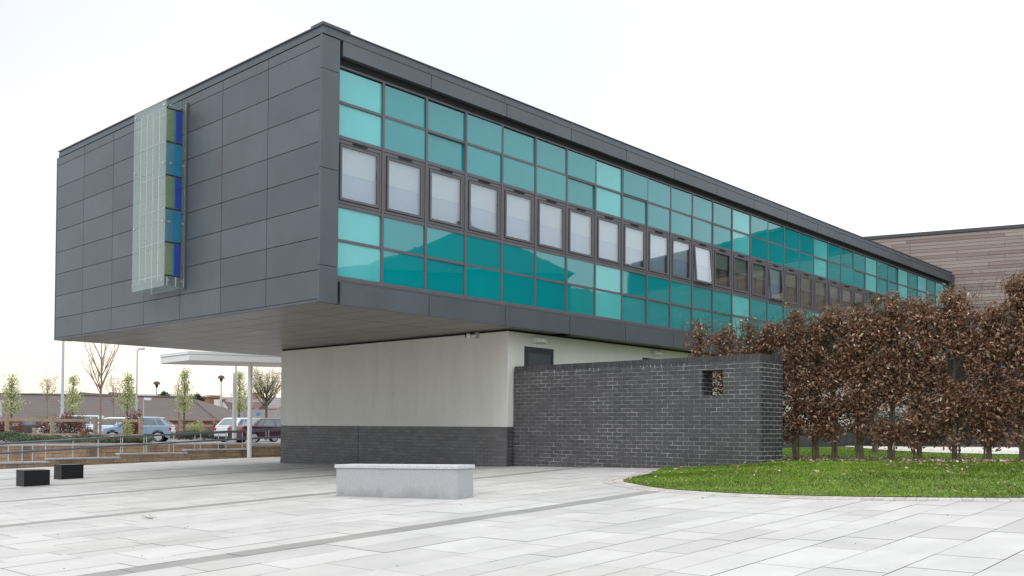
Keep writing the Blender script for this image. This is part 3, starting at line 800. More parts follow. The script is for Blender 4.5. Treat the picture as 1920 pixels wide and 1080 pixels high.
def ball(c, rad, n=10, m=14): 
    q = MB(); prof = [(max(.001, rad*math.sin(math.pi*i/n)), -rad*math.cos(math.pi*i/n)) for i in range(n+1)]; q.lathe(c, prof, m); return q
ball((-.10, .17, 0), .062).build('housing', M['plastic_white'], r, smooth=True)
q = MB(); q.tube((-.13, .20, 0), (-.15, .217, 0), .04, .04, 14); q.build('lens_hood', M['black'], r)

# ------------------------------------------------------------------ glass light box on the end wall
XF, YL0, YL1, ZB0, ZB1 = 8.675, 17.22, 18.58, 2.74, 6.40
sc = empty('glass_light_box', (CX, 17.9, 4.5)); tag(sc, 'tall glass case of green and blue dichroic fins bolted to the charcoal end wall', 'sculpture')
sp_ = []
q = MB(); q.box((XF, YL0, ZB0), (XF+.012, YL1, ZB1)); sp_.append(q.build('front_pane', M['case_front']))
for yy_, nm in ((YL0, 'side_pane'), (YL1-.012, 'side_pane')):
    q = MB(); q.box((XF+.012, yy_, ZB0), (CX-.03, yy_+.012, ZB1)); sp_.append(q.build(nm, M['case_glass']))
q = MB(); q.box((XF+.012, YL0+.012, ZB1-.012), (CX-.03, YL1-.012, ZB1)); sp_.append(q.build('top_pane', M['case_front']))
q = MB(); q.box((XF+.012, YL0+.012, ZB0), (CX-.03, YL1-.012, ZB0+.012)); sp_.append(q.build('bottom_pane', M['case_front']))
q = MB(); q.box((CX-.03, YL0-.05, ZB0-.03), (CX-.001, YL0-.03, ZB1+.03)); q.box((CX-.02, YL0-.03, ZB0), (CX-.008, YL0, ZB1)); sp_.append(q.build('back_channel', M['edge']))
rowz = [ZB0+.22+.66*i for i in range(6)]; fy = [YL0+.07, YL0+.33, YL0+.59, YL0+.85, YL0+1.11]
colrow = ['di_blue', 'di_cyan', 'di_blue', 'di_cyan', 'di_blue']
for yi, y in enumerate(fy):
    for i in range(5):
        z0, z1 = rowz[i]+.02, rowz[i+1]-.02
        q = MB(); q.box((XF+.05, y, z0), (XF+.21, y+.006, z1)); sp_.append(q.build('fin', M['di_lime'] if yi else (M['di_green'] if i not in (1, 3) else M['di_teal'])))
        if yi: continue
        q = MB(); q.box((XF+.21, y+.001, z0), (XF+.245, y+.007, z1)); sp_.append(q.build('fin', M['di_teal'] if i % 2 == 0 else M['di_cyan']))
        q = MB(); q.box((XF+.245, y, z0), (XF+.375, y+.006, z1)); f_ = q.build('fin', M[colrow[i]]); sp_.append(f_)
for y in fy[1:]:
    q = MB(); q.tube((XF+.035, y, rowz[0]-.08), (XF+.035, y, rowz[5]+.02), .008, n=6); sp_.append(q.build('rod', M['steel']))
for z in rowz:
    q = MB(); q.box((XF+.04, fy[0]-.012, z-.012), (XF+.38, fy[0]+.012, z+.012)); sp_.append(q.build('shelf_bar', M['black']))
    q = MB(); q.tube((XF+.03, fy[0], z), (XF+.03, fy[4], z), .008, n=6); sp_.append(q.build('cross_rod', M['steel']))
for z in (ZB0+.12, ZB0+1.27, ZB0+2.42, ZB1-.1):
    for p, d in (((XF, YL1-.1, z), (-1, 0)), ((XF, YL0+.06, z), (-1, 0)), ((XF+.09, YL0, z), (0, -1)), ((CX-.07, YL0, z), (0, -1))):
        q = MB(); q.tube(p, (p[0]+d[0]*.022, p[1]+d[1]*.022, p[2]), .022, n=10); sp_.append(q.build('bolt', M['steel']))
for dy in (.12, .30):
    q = MB(); q.tube((XF+dy, YL0+.1, ZB0+.02), (XF+dy, YL0+.1, rowz[0]), .014, n=8); sp_.append(q.build('foot_rod', M['steel']))
keep(sc, *sp_)

# ------------------------------------------------------------------ free-standing brick wall
XB = 14.36; BY0 = 7.49; BY1 = 13.14; ZT = 1.305; TH = .36
bw = empty('brick_wall', (XB, 10.3, 0)); tag(bw, 'dark blue-grey brick garden wall with a square peephole beside the lawn', 'wall')
bp = []
zc = ZT-.108
h = (8.20, 8.62, .605, 1.055)
mb = MB()   # front (facing -X) around the opening
for y0, y1, z0, z1 in ((BY0, h[0], -1.5, zc), (h[1], BY1, -1.5, zc), (h[0], h[1], -1.5, h[2]), (h[0], h[1], h[3], zc)):
    mb.face([(XB, y1, z0), (XB, y0, z0), (XB, y0, z1), (XB, y1, z1)]); 
    mb.face([(XB+TH, y0, z0), (XB+TH, y1, z0), (XB+TH, y1, z1), (XB+TH, y0, z1)])
bp.append(mb.build('wall_face', M['brick_y']))
mb = MB(); mb.face([(XB, BY0, -1.5), (XB+.806, BY0, -1.5), (XB+.806, BY0, zc), (XB, BY0, zc)])
mb.face([(XB+TH, BY0+TH, -1.5), (XB+TH, BY0+TH, zc), (XB+.806, BY0+TH, zc), (XB+.806, BY0+TH, -1.5)])
mb.face([(XB, h[1], h[2]), (XB+TH, h[1], h[2]), (XB+TH, h[1], h[3]), (XB, h[1], h[3])]); mb.face([(XB, h[0], h[2]), (XB, h[0], h[3]), (XB+TH, h[0], h[3]), (XB+TH, h[0], h[2])])
bp.append(mb.build('wall_end', M['brick_x']))
mb = MB(); mb.face([(XB, h[0], h[2]), (XB+TH, h[0], h[2]), (XB+TH, h[1], h[2]), (XB, h[1], h[2])]); mb.face([(XB, h[0], h[3]), (XB, h[1], h[3]), (XB+TH, h[1], h[3]), (XB+TH, h[0], h[3])])
mb.face([(XB+.806, BY0, -1.5), (XB+.806, BY0+TH, -1.5), (XB+.806, BY0+TH, zc), (XB+.806, BY0, zc)])
mb.face([(XB, BY1, .03), (XB, BY1, zc), (XB+TH, BY1, zc), (XB+TH, BY1, .03)])
bp.append(mb.build('opening_lining', M['brick_y']))
# soldier course on top
mb = MB(True); y = BY0+.005
while y < BY1-.05:
    mb.box((XB-.002, y, zc+.008), (XB+TH, min(y+.065, BY1), ZT), random.random()); y += .075
x = XB+TH+.005
while x < XB+.806-.03:
    mb.box((x, BY0+.003, zc+.008), (min(x+.065, XB+.806), BY0+TH, ZT), random.random()); x += .075
M['soldier'] = tone_mat('soldier_bricks', (.04, .04, .046), (.075, .072, .078), .5, .2, 20, bump=.3)
bp.append(mb.build('coping_course', M['soldier']))
mb = MB(); mb.box((XB+.008, BY0+.01, zc-.002), (XB+TH-.01, BY1-.01, ZT-.008)); mb.box((XB+TH, BY0+.012, zc-.002), (XB+.798, BY0+TH-.01, ZT-.008)); bp.append(mb.build('mortar_bed', mat('mortar', (.15, .15, .155), .9, .2)))
# lime streaks below the coping (real stains, on the brick)
mb = MB()
for _ in range(26):
    y = random.choice([random.uniform(8.9, 13), random.uniform(8.7, 11.6)]); z1 = zc-random.choice([0, 0, .004]); L_ = random.uniform(.02, .09)*(1 if random.random() < .8 else 2); w2 = random.uniform(.004, .013)
    mb.face([(XB-.003, y+w2, z1), (XB-.003, y-w2, z1), (XB-.003, y-w2*.5, z1-L_), (XB-.003, y+w2*.4, z1-L_*.9)])
bp.append(mb.build('lime_streaks', mat('lime_stain', (.34, .34, .35), .9, .3, 30)))
keep(bw, *bp)

# ------------------------------------------------------------------ stone seats
def box_obj(name, a, b, m, parent=None, bevel=.006):
    q = MB(); q.box(a, b); return q.build(name, m, parent, bevel=bevel)
zb = -.925
sb = empty('stone_bench', (8.33, 8.59, zb), math.atan2(10.68-8.59, 7.98-8.33)-math.pi/2)
sb.rotation_euler.x = -R(1.3)
tag(sb, 'long pale speckled granite bench with a thin overhanging top on the plaza', 'bench')
box_obj('bench_base', (0.0, 0, -.05), (.36, 2.12, .395), M['granite'], sb)
box_obj('bench_top', (-.018, -.018, .397), (.378, 2.14, .448), M['granite_top'], sb, .008)
def block(x, y, lab, h_, wx, wy, rz):
    o = MB(); o.box((0, 0, 0), (wx, wy, h_)); o = o.build('stone_block', M['black_stone'], bevel=.006)
    o.location = (x, y, g(x, y)-.004); o.rotation_euler = (0, 0, rz); tag(o, lab, 'block', 'black stone seat blocks on the plaza')
block(6.56, 18.31, 'polished black stone block, the nearer one at the left edge of the plaza', .31, .46, .42, R(-1))
block(7.90, 20.0, 'polished black stone block, the farther one towards the stone retaining wall', .315, .45, .42, R(-1))
# twig and grit on the paving
mb = MB()
p = onp = at(285, 973, 1.0); s_ = None
def on_ground(u, v):
    d = at(u, v, 1.0)
    t = 3.0
    while t < 60 and d.z*t > g(d.x*t, d.y*t): t += .05
    return Vector((d.x*t, d.y*t, g(d.x*t, d.y*t)))
p = on_ground(285, 974)
for k in range(7):
    a = random.uniform(0, 6.28); q_ = p+Vector((math.cos(a)*.12, math.sin(a)*.12, random.uniform(.01, .06))); mb.tube(p+Vector((0, 0, .01)), q_, .003, .0015, 4)
tag(mb.build('twig', M['stake']), 'small pale dry twig lying on the paving in front', 'twig')
mb = MB()
for (u, v) in ((12, 1050), (120, 1067), (250, 1028), (266, 1043), (305, 1050), (108, 1003), (358, 944), (352, 988), (347, 990), (745, 1063), (1668, 1020), (1604, 1021), (1508, 1012), (1778, 967), (1776, 967), (1666, 984), (1678, 982), (1190, 971), (1662, 1068), (864, 947), (960, 952)):
    q_ = on_ground(u, v); r_ = random.uniform(.003, .007); mb.lathe((q_.x, q_.y, q_.z), [(r_, 0), (r_*1.1, r_*.5), (r_*.4, r_)], 6)
tag(mb.build('grit', M['bark_dark']), 'tiny dark seeds and grit scattered on the plaza', 'grit', kind='stuff')

# ------------------------------------------------------------------ beech hedge (a row of pleached young beeches)
def twig_tree(base, top, trunk_r, twigs, leaves, spread_y, spread_x, z_lo, name_seed, sparse=0.):
    """trunk + twigs + dry leaves in world coordinates, returns (trunk MB, leaf centres)"""
    rs = random.Random(name_seed)
    tk = MB(); b = Vector(base); n = 7; prev = b.copy(); prev.z -= .05; pr = trunk_r
    pts = [prev]
    for i in range(1, n+1):
        f = i/n; p = Vector((b.x+rs.gauss(0, .02), b.y+rs.gauss(0, .025), b.z+(top-b.z-.15)*f)); r_ = trunk_r*(1-.75*f)
        tk.tube(pts[-1], p, pr, r_, 7); pts.append(p); pr = r_
    cl = []
    for _ in range(twigs):
        z = z_lo+(top-.1-z_lo)*rs.random()**.85; f = (z-b.z)/(top-b.z); a = rs.uniform(0, 6.283); lob = min(1, .38+(top-z)*1.25)
        s0 = Vector((b.x, b.y, z-rs.uniform(-.02, .2))); L = rs.uniform(.25, 1.0)
        e_ = Vector((b.x+math.cos(a)*spread_x*L*lob, b.y+math.sin(a)*spread_y*L*lob, z+rs.uniform(-.02, .2)))
        tk.tube(s0, e_, .0045, .002, 3, cap=False); cl.append((s0, e_))
    for _ in range(int(twigs*.12)):
        s0 = Vector((b.x+rs.gauss(0, spread_x*.5), b.y+rs.gauss(0, spread_y*.5), top-.25)); tk.tube(s0, s0+Vector((rs.gauss(0, .06), rs.gauss(0, .06), rs.uniform(.2, .42))), .004, .0015, 4, cap=False)
    r2 = np.random.default_rng(name_seed)
    out_ = []
    per = max(1, leaves//twigs)
    for s0, e_ in cl:
        if sparse and r2.random() < sparse: continue
        k = max(2, int(per*r2.uniform(.35, 1.7))); t = r2.beta(2.4, 1.0, k)[:, None]
        q = np.array(s0)*(1-t)+np.array(e_)*t + r2.normal(0, 1, (k, 3))*np.array([.055, .06, .055]); out_.append(q)
    return tk, np.concatenate(out_)
tops = [(10.0, 2.05), (9.45, 2.15), (8.95, 2.1), (8.45, 2.05), (7.95, 2.15), (7.5, 2.12), (7.17, 2.12), (6.65, 2.17), (6.15, 2.18), (5.66, 2.20), (5.08, 2.22), (4.54, 2.10), (4.05, 2.36), (3.5, 2.5), (2.95, 2.5)]
JIT = [.12, -.10, .06, -.05, .10, -.06, .08, -.04, .10, .02, .12, -.14, .10, .0, .08]
for i, (y, tp) in enumerate(tops):
    tp += JIT[i]*1.2
    x = 16.6+random.gauss(0, .03); z0 = lawn_z(x, y)
    left = y > 8.6
    tk, P = twig_tree((x, y, z0), tp+.05, .046, 360, 6600 if not left else 2300, .46, .38, z0+(.40 if y > 6.3 else .28), 40+i, sparse=.0 if not left else .25)
    if 8.0 > y > 7.2: P = P[rng.random(len(P)) < .62]
    P = P[~((P[:, 0] < XB+TH+.02) & (P[:, 1] > BY0))]
    P = P[~((P[:, 0] < XB+.83) & (P[:, 1] > BY0-.02) & (P[:, 1] < BY0+TH+.02))]
    # open clumps: drop leaves where a coarse 3-D noise is low
    nn = np.array([mnoise.noise(Vector((p[0]*2.1, p[1]*2.1, p[2]*2.1))) + .55*mnoise.noise(Vector((p[0]*5.2, p[1]*5.2, p[2]*5.2+9))) for p in P]); P = P[nn > (-.36 if y > 6.9 else -.44)+.12*rng.random(len(P))]
    root = empty('beech_tree', (x, y, z0))
    where = ('standing mostly hidden behind the brick wall' if y > 7.6 else 'standing in the brown hedge by the lawn')
    names = {0: 'leftmost beech, its sparse brown top just showing over the brick wall', 1: 'second beech from the left, thin brown top over the brick wall', 2: 'third beech from the left showing over the brick wall beyond the peephole',
             3: 'beech with a full brown top above the peephole of the brick wall', 4: 'beech rising directly behind the end of the brick wall', 5: 'first beech clear of the brick wall, gaps of white wall showing through its leaves',
             6: 'second beech right of the brick wall, its thin trunk leaning beside a stake', 7: 'third beech right of the brick wall, with a slender stake on its right', 8: 'fourth beech right of the brick wall, low leaves hanging by its trunk',
             9: 'fifth beech right of the brick wall, with a straight greenish trunk', 10: 'sixth beech right of the brick wall, below the end of the timber wall', 11: 'seventh beech right of the brick wall, small leafy shoot at its foot',
             12: 'last beech in view with the tallest top at the right edge', 13: 'beech crown reaching in from the right edge of the picture', 14: 'beech farther right, beyond the picture edge'}
    tag(root, names[i], 'tree', 'beeches with dry brown leaves forming the hedge')
    t_ = tk.build('trunk', M['bark']); 
    L = rng.uniform(.055, .095, len(P)); V = leaf_array(P, L, L*.5, .3)
    tone = np.clip(rng.normal(.42, .22, len(P)), 0, .9); tone[rng.random(len(P)) < .07] = 1.0
    c_ = quads_obj('crown', V, np.tile(tone, 2), M['beech_leaf'])
    q = MB(); sy = .075 if i % 2 else -.09
    q.tube((x-.05, y+sy, z0-.05), (x-.02, y+sy*.8, z0+1.1), .017, .016, 6); s_ = q.build('stake', M['stake'])
    keep(root, t_, c_, s_)

# pines and evergreen shrub beyond the hedge
def pine(u, v, D, hgt, r_, lab, n=2600):
    p = at(u, v, D); root = empty('pine_tree', (p.x, p.y, -.5)); tag(root, lab, 'tree', 'small pines behind the beech hedge')
    tk = MB(); tk.tube((p.x, p.y, -.55), (p.x, p.y, p.z+hgt*.2), .07, .03, 7); P = []
    rs = random.Random(int(u)); cl = [(Vector((0, 0, 0)), 1.0)] + [(Vector((rs.gauss(0, r_*1.3), rs.gauss(0, r_*1.3), -rs.uniform(.25, 1.6))), .9) for _ in range(9)]
    for c, s in cl:
        c = p+c; tk.tube((p.x, p.y, c.z-.25), tuple(c), .02, .01, 5)
        k = n//len(cl); d = rng.normal(size=(k, 3)); d /= np.linalg.norm(d, axis=1)[:, None]
        P.append(np.array(c)+d*(rng.random((k, 1))**.45)*np.array([r_, r_, r_*.95])*s)
    P = np.concatenate(P); V = leaf_array(P, .09, .014, .1); t = np.clip(rng.normal(.4, .25, len(P)), 0, 1)
    keep(root, tk.build('trunk', M['bark_dark']), quads_obj('crown', V, np.tile(t, 2), M['pine_leaf']))
pine(1641, 563, 22.5, .3, .19, 'small dark pine whose round green tuft rises highest above the brown hedge')
pine(1608, 575, 23.5, .3, .15, 'shorter dark pine, its tip showing left of the taller pine tuft')
def shrub(name, c, r_, n, m, lab, cat='shrub', group=None, leaf=.05, lean=.7, stems=6, stemm='bark_dark'):
    root = empty(name, (c[0], c[1], c[2])); tag(root, lab, cat, group)
    rx, ry, rz_ = r_; P = []; nb = 14
    for _ in range(nb):
        a = random.uniform(0, 6.28); q = random.random()**.5
        cc = np.array([c[0]+rx*.62*q*math.cos(a), c[1]+ry*.62*q*math.sin(a), c[2]+rz_*random.uniform(.35, .7)])
        k = n//nb; d = rng.normal(size=(k, 3)); d /= np.linalg.norm(d, axis=1)[:, None]
        P.append(cc+d*(rng.random((k, 1))**.4)*np.array([rx, ry, rz_])*random.uniform(.3, .48))
    P = np.concatenate(P); P = P[P[:, 2] > c[2]]
    V = leaf_array(P, rng.uniform(.7, 1.3, len(P))*leaf, leaf*.45, .2); t = np.clip(rng.normal(.45, .25, len(P)), 0, 1)
    tk = MB()
    for _ in range(stems):
        a = random.uniform(0, 6.28); tk.tube((c[0], c[1], c[2]-.05), (c[0]+rx*.5*math.cos(a), c[1]+ry*.5*math.sin(a), c[2]+rz_*.8), .015, .006, 5)
    keep(root, quads_obj('foliage', V, np.tile(t, 2), m), tk.build('stems', M[stemm]))
    return root
p = at(1912, 800, 33); shrub('evergreen_shrub', (p.x, p.y, -.5), (1.5, 1.5, 2.3), 6500, M['pine_leaf'], 'dark green rounded shrub beyond the path at the right edge', leaf=.08)
p = at(1720, 820, 33.5); shrub('evergreen_shrub', (p.x, p.y, -.5), (2.0, 1.5, 1.5), 6500, M['pine_leaf'], 'low dark shrub beyond the pale path, behind the hedge trunks', leaf=.08)
p = at(1600, 820, 34); shrub('evergreen_shrub', (p.x, p.y, -.5), (1.9, 1.4, 1.4), 6000, M['pine_leaf'], 'low dark shrub left of its neighbour beyond the path, behind the hedge', leaf=.08)
p = at(1815, 820, 33); shrub('evergreen_shrub', (p.x, p.y, -.5), (1.9, 1.5, 1.5), 6500, M['pine_leaf'], 'low dark shrub beyond the path, just left of the rounded shrub', leaf=.08)

# ------------------------------------------------------------------ timber-clad building
TP = Vector((41.35, 12.75, 0)); TD = Vector((.279, -.960, 0)).normalized(); TNn = Vector((-TD.y*-1, 0, 0))
TN = Vector((TD.y, -TD.x, 0))                         # points back towards the camera side
if TN.dot(-TP) < 0: TN = -TN
tb = empty('timber_building', tuple(TP)); tag(tb, 'tall building clad in weathered horizontal cedar boards behind the hedge', 'building')
tpn = []
def tpt(s, d, z): q = TP+TD*s+TN*d; return (q.x, q.y, z)
def tbox(mb, s0, s1, d0, d1, z0, z1, t=.5):
    n = len(mb.v)
    for z in (z0, z1):
        for s, d in ((s0, d0), (s1, d0), (s1, d1), (s0, d1)): mb.v.append(tpt(s, d, z))
    for f in ((0, 1, 2, 3), (7, 6, 5, 4), (0, 4, 5, 1), (1, 5, 6, 2), (2, 6, 7, 3), (3, 7, 4, 0)): mb.f.append(tuple(n+i for i in f)); mb.t.append(t)
mb = MB(); tbox(mb, -9, 22, -8, -.03, -1, 8.42); tpn.append(mb.build('core', M['black']))
mb = MB(); tbox(mb, 8.0, 22, -8, -.6, 8.57, 10.35); tpn.append(mb.build('upper_storey', M['house_dark']))
mb = MB(); tbox(mb, 7.9, 22, -8, -.5, 10.352, 10.5); tpn.append(mb.build('upper_coping', M['edge']))
mb = MB(True); z = 4.92
while z < 8.42:
    s = -9+random.random()*2
    s = -9
    while s < 22:
        e_ = s+random.choice([1.2, 1.8, 2.4, 3.0, 3.6, 4.2])
        if s < -1.65 < e_: e_ = -1.65
        e_ = min(e_, 22); tbox(mb, s+.004, e_-.004, -.02, random.choice([0, .003, .006]), z+.006, min(z+.138, 8.42), random.random()); s = e_
    z += .145
tpn.append(mb.build('timber_cladding', M['timber']))
mb = MB(); tbox(mb, -9, 22, -.3, .05, 8.425, 8.56); tpn.append(mb.build('parapet_coping', M['edge']))
mb = MB(); tbox(mb, -9, 22, -.028, .03, 4.74, 4.91); tpn.append(mb.build('lintel', M['frame']))
s = .6; k = 0
while s < 20:
    f = MB(); tbox(f, s, s+.07, -.028, .025, 1.2, 4.735); tbox(f, s+1.93, s+2.0, -.028, .025, 1.2, 4.735); tbox(f, s+.07, s+1.93, -.028, .025, 4.64, 4.735); tbox(f, s+.07, s+1.93, -.028, .02, 3.1, 3.17)
    f = f.build('window', M['frame']); q = MB(); tbox(q, s+.07, s+1.93, -.028, -.005, 1.2, 3.1); tbox(q, s+.07, s+1.93, -.028, -.005, 3.17, 4.64); q.build('pane', M['sky_pane'], f); tpn.append(f); s += 2.12
mb = MB(); tbox(mb, -9, 22, -.028, 0.0, -1, 1.19); tpn.append(mb.build('base_wall', M['brick_x']))
keep(tb, *tpn)

# ------------------------------------------------------------------ left background: walls, rails, canopy
def wall_seg(mb, x0, x1, y0, y1, z1, z0=-1.6): mb.box((x0, y0, z0), (x1, y1, z1))
fwall = empty('retaining_wall', (14, 28.1, -1)); tag(fwall, 'front buff stone wall with stepped grey copings along the ramp', 'wall')
fp = []
steps = [(2, 10.70, -1.10), (10.70, 12.79, -1.01), (12.79, 14.98, -.90), (14.98, 17.33, -.80), (17.33, 22.5, -.68)]
mb = MB()
for a, b, z in steps: wall_seg(mb, a+.0015, b-.0015, 28.03, 28.24, z)
fp.append(mb.build('stonework', M['stone']))
for a, b, z in steps:
    q = MB(); x = a-.03 if a > 3 else a
    while x < b+.02:
        xe = min(x+.8, b+.03); q.box((x+.004, 28.0, z+.002), (xe-.004, 28.28, z+.052)); x = xe
    fp.append(q.build('coping', M['coping'], bevel=.008))
keep(fwall, *fp)
rwall = empty('retaining_wall', (14, 30, -.6)); tag(rwall, 'rear buff stone wall with a level coping behind the ramp, below the green mounds', 'wall')
q = MB(); q.box((2, 29.95, -1.6), (24, 30.2, -.655)); a = q.build('stonework', M['stone'])
q = MB(); x = 2
while x < 24: q.box((x+.004, 29.92, -.652), (x+.796, 30.24, -.595)); x += .8
b = q.build('coping', M['coping'], bevel=.008); keep(rwall, a, b)
mb = MB(); mb.v = [(2, 28.24, -1.5), (22.5, 28.24, -.75), (22.5, 29.95, -.75), (2, 29.95, -1.5)]; mb.f = [(0, 1, 2, 3)]; mb.t = [.5]
tag(mb.build('ramp', M['path']), kind='structure')

def rail_run(y, xs, ztop, zmid, zbase, lab):
    root = empty('handrail', (xs[0], y, -1)); tag(root, lab, 'railing', 'handrails along the ramp'); pp = []
    for pts, r_ in ((ztop, .028), (zmid, .024)):
        q = MB()
        for (x0, z0), (x1, z1) in zip(pts[:-1], pts[1:]): q.tube((x0, y, z0), (x1, y, z1), r_, n=8)
        pp.append(q.build('rail', M['rail_grey'], smooth=False))
    for x in xs:
        zt = np.interp(x, [p[0] for p in ztop], [p[1] for p in ztop]); q = MB(); q.tube((x, y, zbase(x)), (x, y, zt), .014, n=8); pp.append(q.build('post', M['post_grey']))
    keep(root, *pp)
def cz(x):
    for a, b, z in steps:
        if a <= x < b: return z+.04
    return -.66
FT = [(2, -.62), (9.44, -.54), (11.18, -.45), (12.93, -.34), (13.95, -.30), (16, -.19), (18.6, -.07), (22, .05)]
rail_run(28.14, [9.3, 10.02, 10.66, 11.43, 12.17, 12.92, 13.68, 14.59, 15.52, 16.45, 17.25, 18.1, 18.9, 19.8], FT, [(x, z-.27) for x, z in FT], cz, 'front dark tube handrail on slim pale posts, set on the stepped wall')
RT = [(2, -.66), (10.1, -.55), (13.48, -.36), (14.6, -.32), (16.06, -.26), (18.9, -.14), (23, .02)]
rail_run(29.5, [10.12, 10.8, 12.77, 13.48, 14.26, 15.13, 16.06, 16.95, 17.89, 18.86, 19.8], RT, [(x, z-.27) for x, z in RT], lambda x: -1.5+.75*(x-2)/20.5, 'rear dark tube handrail on slim posts, behind the front one along the ramp')

# canopy
cn = empty('entrance_canopy', (16.9, 28, -1)); tag(cn, 'flat white canopy on round white columns left of the white wall', 'canopy')
C1 = Vector((15.17, 28.32)); C2 = Vector((15.34, 30.6)); dirR = (Vector((17.69, 26.94))-C1).normalized(); C3 = C1+dirR*7; C4 = C2+dirR*7
pl_ = [C1, C3, C4, C2]; cp = []
def inset(P, d): 
    c = sum(P, Vector((0, 0)))/len(P); return [(p+(c-p).normalized()*d) for p in P]
mb = MB(); mb.prism([tuple(p) for p in pl_], 2.155, 2.36); cp.append(mb.build('fascia', M['white_paint'], bevel=.01))
mb = MB(); mb.prism([tuple(p) for p in inset(pl_, -.03)], 2.365, 2.47); cp.append(mb.build('roof_edge', M['white_paint'], bevel=.01))
mb = MB(); mb.prism([tuple(p) for p in inset(pl_, .04)], 2.14, 2.152); cp.append(mb.build('underside', M['canopy_under']))
for (x, y, z0, r_) in ((17.1, 27.75, g(17.1, 27.75), .075), ):
    q = MB(); q.tube((x, y, z0), (x, y, 2.14), r_, n=20); cp.append(q.build('column', M['white_paint'], smooth=False))
p = at(439, 828, 33.2); q = MB(); q.tube((p.x, p.y, p.z), (p.x, p.y, 1.92), .075, n=20); q.tube((p.x, p.y, 1.92), (p.x, p.y, 2.14), .02, n=8); cp.append(q.build('column', M['white_paint']))
keep(cn, *cp)
tag(grid_sheet('upper_pavement', 19, 60, 30.3, 33.5, 4, 2, lambda x, y: CARZ+.1, M['path']), kind='structure')

# planter mounds and russet saplings
random.seed(21); rng = np.random.default_rng(21)
mnds = [(18, 817, 37.5, 1.1, .52), (55, 822, 37, .8, .34), (95, 820, 37.5, .9, .36), (130, 823, 36, .8, .3), (170, 815, 38.5, .8, .42), (205, 824, 36, .8, .3), (250, 822, 36, .75, .38)]
labs = ['broad grey-green mound at the far left of the planter', 'low green mound between the first two fence posts', 'green mound beneath the black car', 'flat green mound left of the bare tree',
        'rounded green mound beside the bare tree trunk', 'flat green mound right of the bare tree', 'green mound below the right-hand russet bush']
for (u, v, D, r_, h_), lb in zip(mnds, labs):
    p = at(u, v, D); shrub('ground_shrub', (p.x, p.y, -.72), (r_*1.25, .8, h_*.85), 3000, M['shrub_leaf'], lb, group='green mounds in the planter', leaf=.07)
q = MB(); a = at(-80, 820, 36); 
mb = MB(); mb.prism([(0, 30.25), (15.3, 30.25), (17.6, 37), (2, 41)], -1.2, -.66); tag(mb.build('planter_soil', M['mulch']), kind='structure')
rus = [(6, 812, 43, .5, .85, 'russet sapling at the left edge in front of the fence', 900), (36, 814, 43, .35, .7, 'thin russet sapling just right of the first fence post', 350), (84, 812, 43, .55, .9, 'loose russet sapling in front of the black car', 700),
       (113, 806, 43, .38, 1.0, 'russet sapling against the second fence post', 700), (138, 812, 43, .55, 1.0, 'dense russet sapling in front of the turquoise car', 1900), (160, 815, 41, .3, .55, 'small wispy russet sapling left of the bare tree', 250), (250, 808, 42.5, .42, 1.1, 'tall dense russet sapling beside the last fence post', 2100)]
for u, v, D, r_, h_, lb, n in rus:
    p = at(u, v, D); shrub('russet_sapling', (p.x, p.y, -.74), (r_*1.25, .4, h_*1.35), int(n*1.5), M['russet_leaf'], lb, group='russet saplings along the fence', leaf=.075, stems=7)
p = at(236, 815, 40.5); shrub('young_shrub', (p.x, p.y, -.74), (.35, .35, 1.15), 700, M['pear_leaf'], 'bright yellow-green shrub left of the last fence post', leaf=.07)

# post and rail fences
def rail_fence(pts, hs, lab, group='post and rail fences', zb=-.8, pr=.075, rails=((.86, .14), (.42, .1)), name='rail_fence'):
    root = empty(name, tuple(pts[0][:2])+(zb,)); tag(root, lab, 'fence', group); pp = []
    for x, y in pts:
        q = MB(); q.box((-pr, -pr, 0), (pr, pr, hs), .5); o_ = q.build('post', M['fence_wood'], bevel=.01); o_.location = (x, y, zb); pp.append(o_)
    for f, w2 in rails:
        for a, b in zip(pts[:-1], pts[1:]):
            a_, b_ = Vector((*a, zb+hs*f)), Vector((*b, zb+hs*f)); d = (b_-a_).normalized(); n = Vector((d.y, -d.x, 0))*.022
            a_ -= n*3.4*0; q = MB(); q.prism([tuple((a_+n)[:2]), tuple((b_+n)[:2]), tuple((b_-n)[:2]), tuple((a_-n)[:2])], zb+hs*f-w2/2, zb+hs*f+w2/2); pp.append(q.build('rail', M['fence_wood']))
    keep(root, *pp)
fpts = [tuple(at(u, 800, D)[:2]) for u, D in ((-90, 42.5), (13, 42), (98, 42), (179, 42), (264, 41.5))]
rail_fence(fpts, 1.19, 'near brown timber post and rail fence in front of the parked cars', rails=((.86, .13), (.32, .09)))
fpts = [tuple(at(u, 800, D)[:2]) for u, D in ((-20, 74), (60, 73), (300, 71), (338, 70.5), (374, 70), (404, 69.5), (440, 69))]
rail_fence(fpts, 1.45, 'far pale timber post and rail fence beyond the car park', zb=-.85, pr=.11, rails=((.93, .16), (.62, .14), (.25, .14)))
# low wall and planting beyond the car park
a, b = at(-60, 800, 70), at(460, 800, 66.5)
lw = empty('garden_wall', tuple(a)); tag(lw, 'low rough stone wall at the far side of the car park', 'wall')
d = (b-a).normalized(); n = Vector((d.y, -d.x, 0)); q = MB(); q.prism([tuple(a[:2]), tuple(b[:2]), tuple((b-n*.4)[:2]), tuple((a-n*.4)[:2])], -1.2, -.22)
keep(lw, q.build('stonework', mat('rough_far_stone', (.34, .28, .23), .9, .45, 1.6, bump=.6)))
hl = ['left', 'middle', 'right']
for i, (u, lb) in enumerate(((335, 'low green hedge plant at the left end of the far car park bed'), (358, 'second low green plant in the far bed, beneath the pear tree'), (382, 'third low green plant in the far bed, below the fence'), (406, 'low green plant in the far bed nearest the white car'))):
    p = at(u, 812, 63.5); shrub('ground_shrub', (p.x, p.y, CARZ), (1.15, .8, .68), 1500, M['shrub_leaf'], lb, group='low plants in the far bed', leaf=.12)
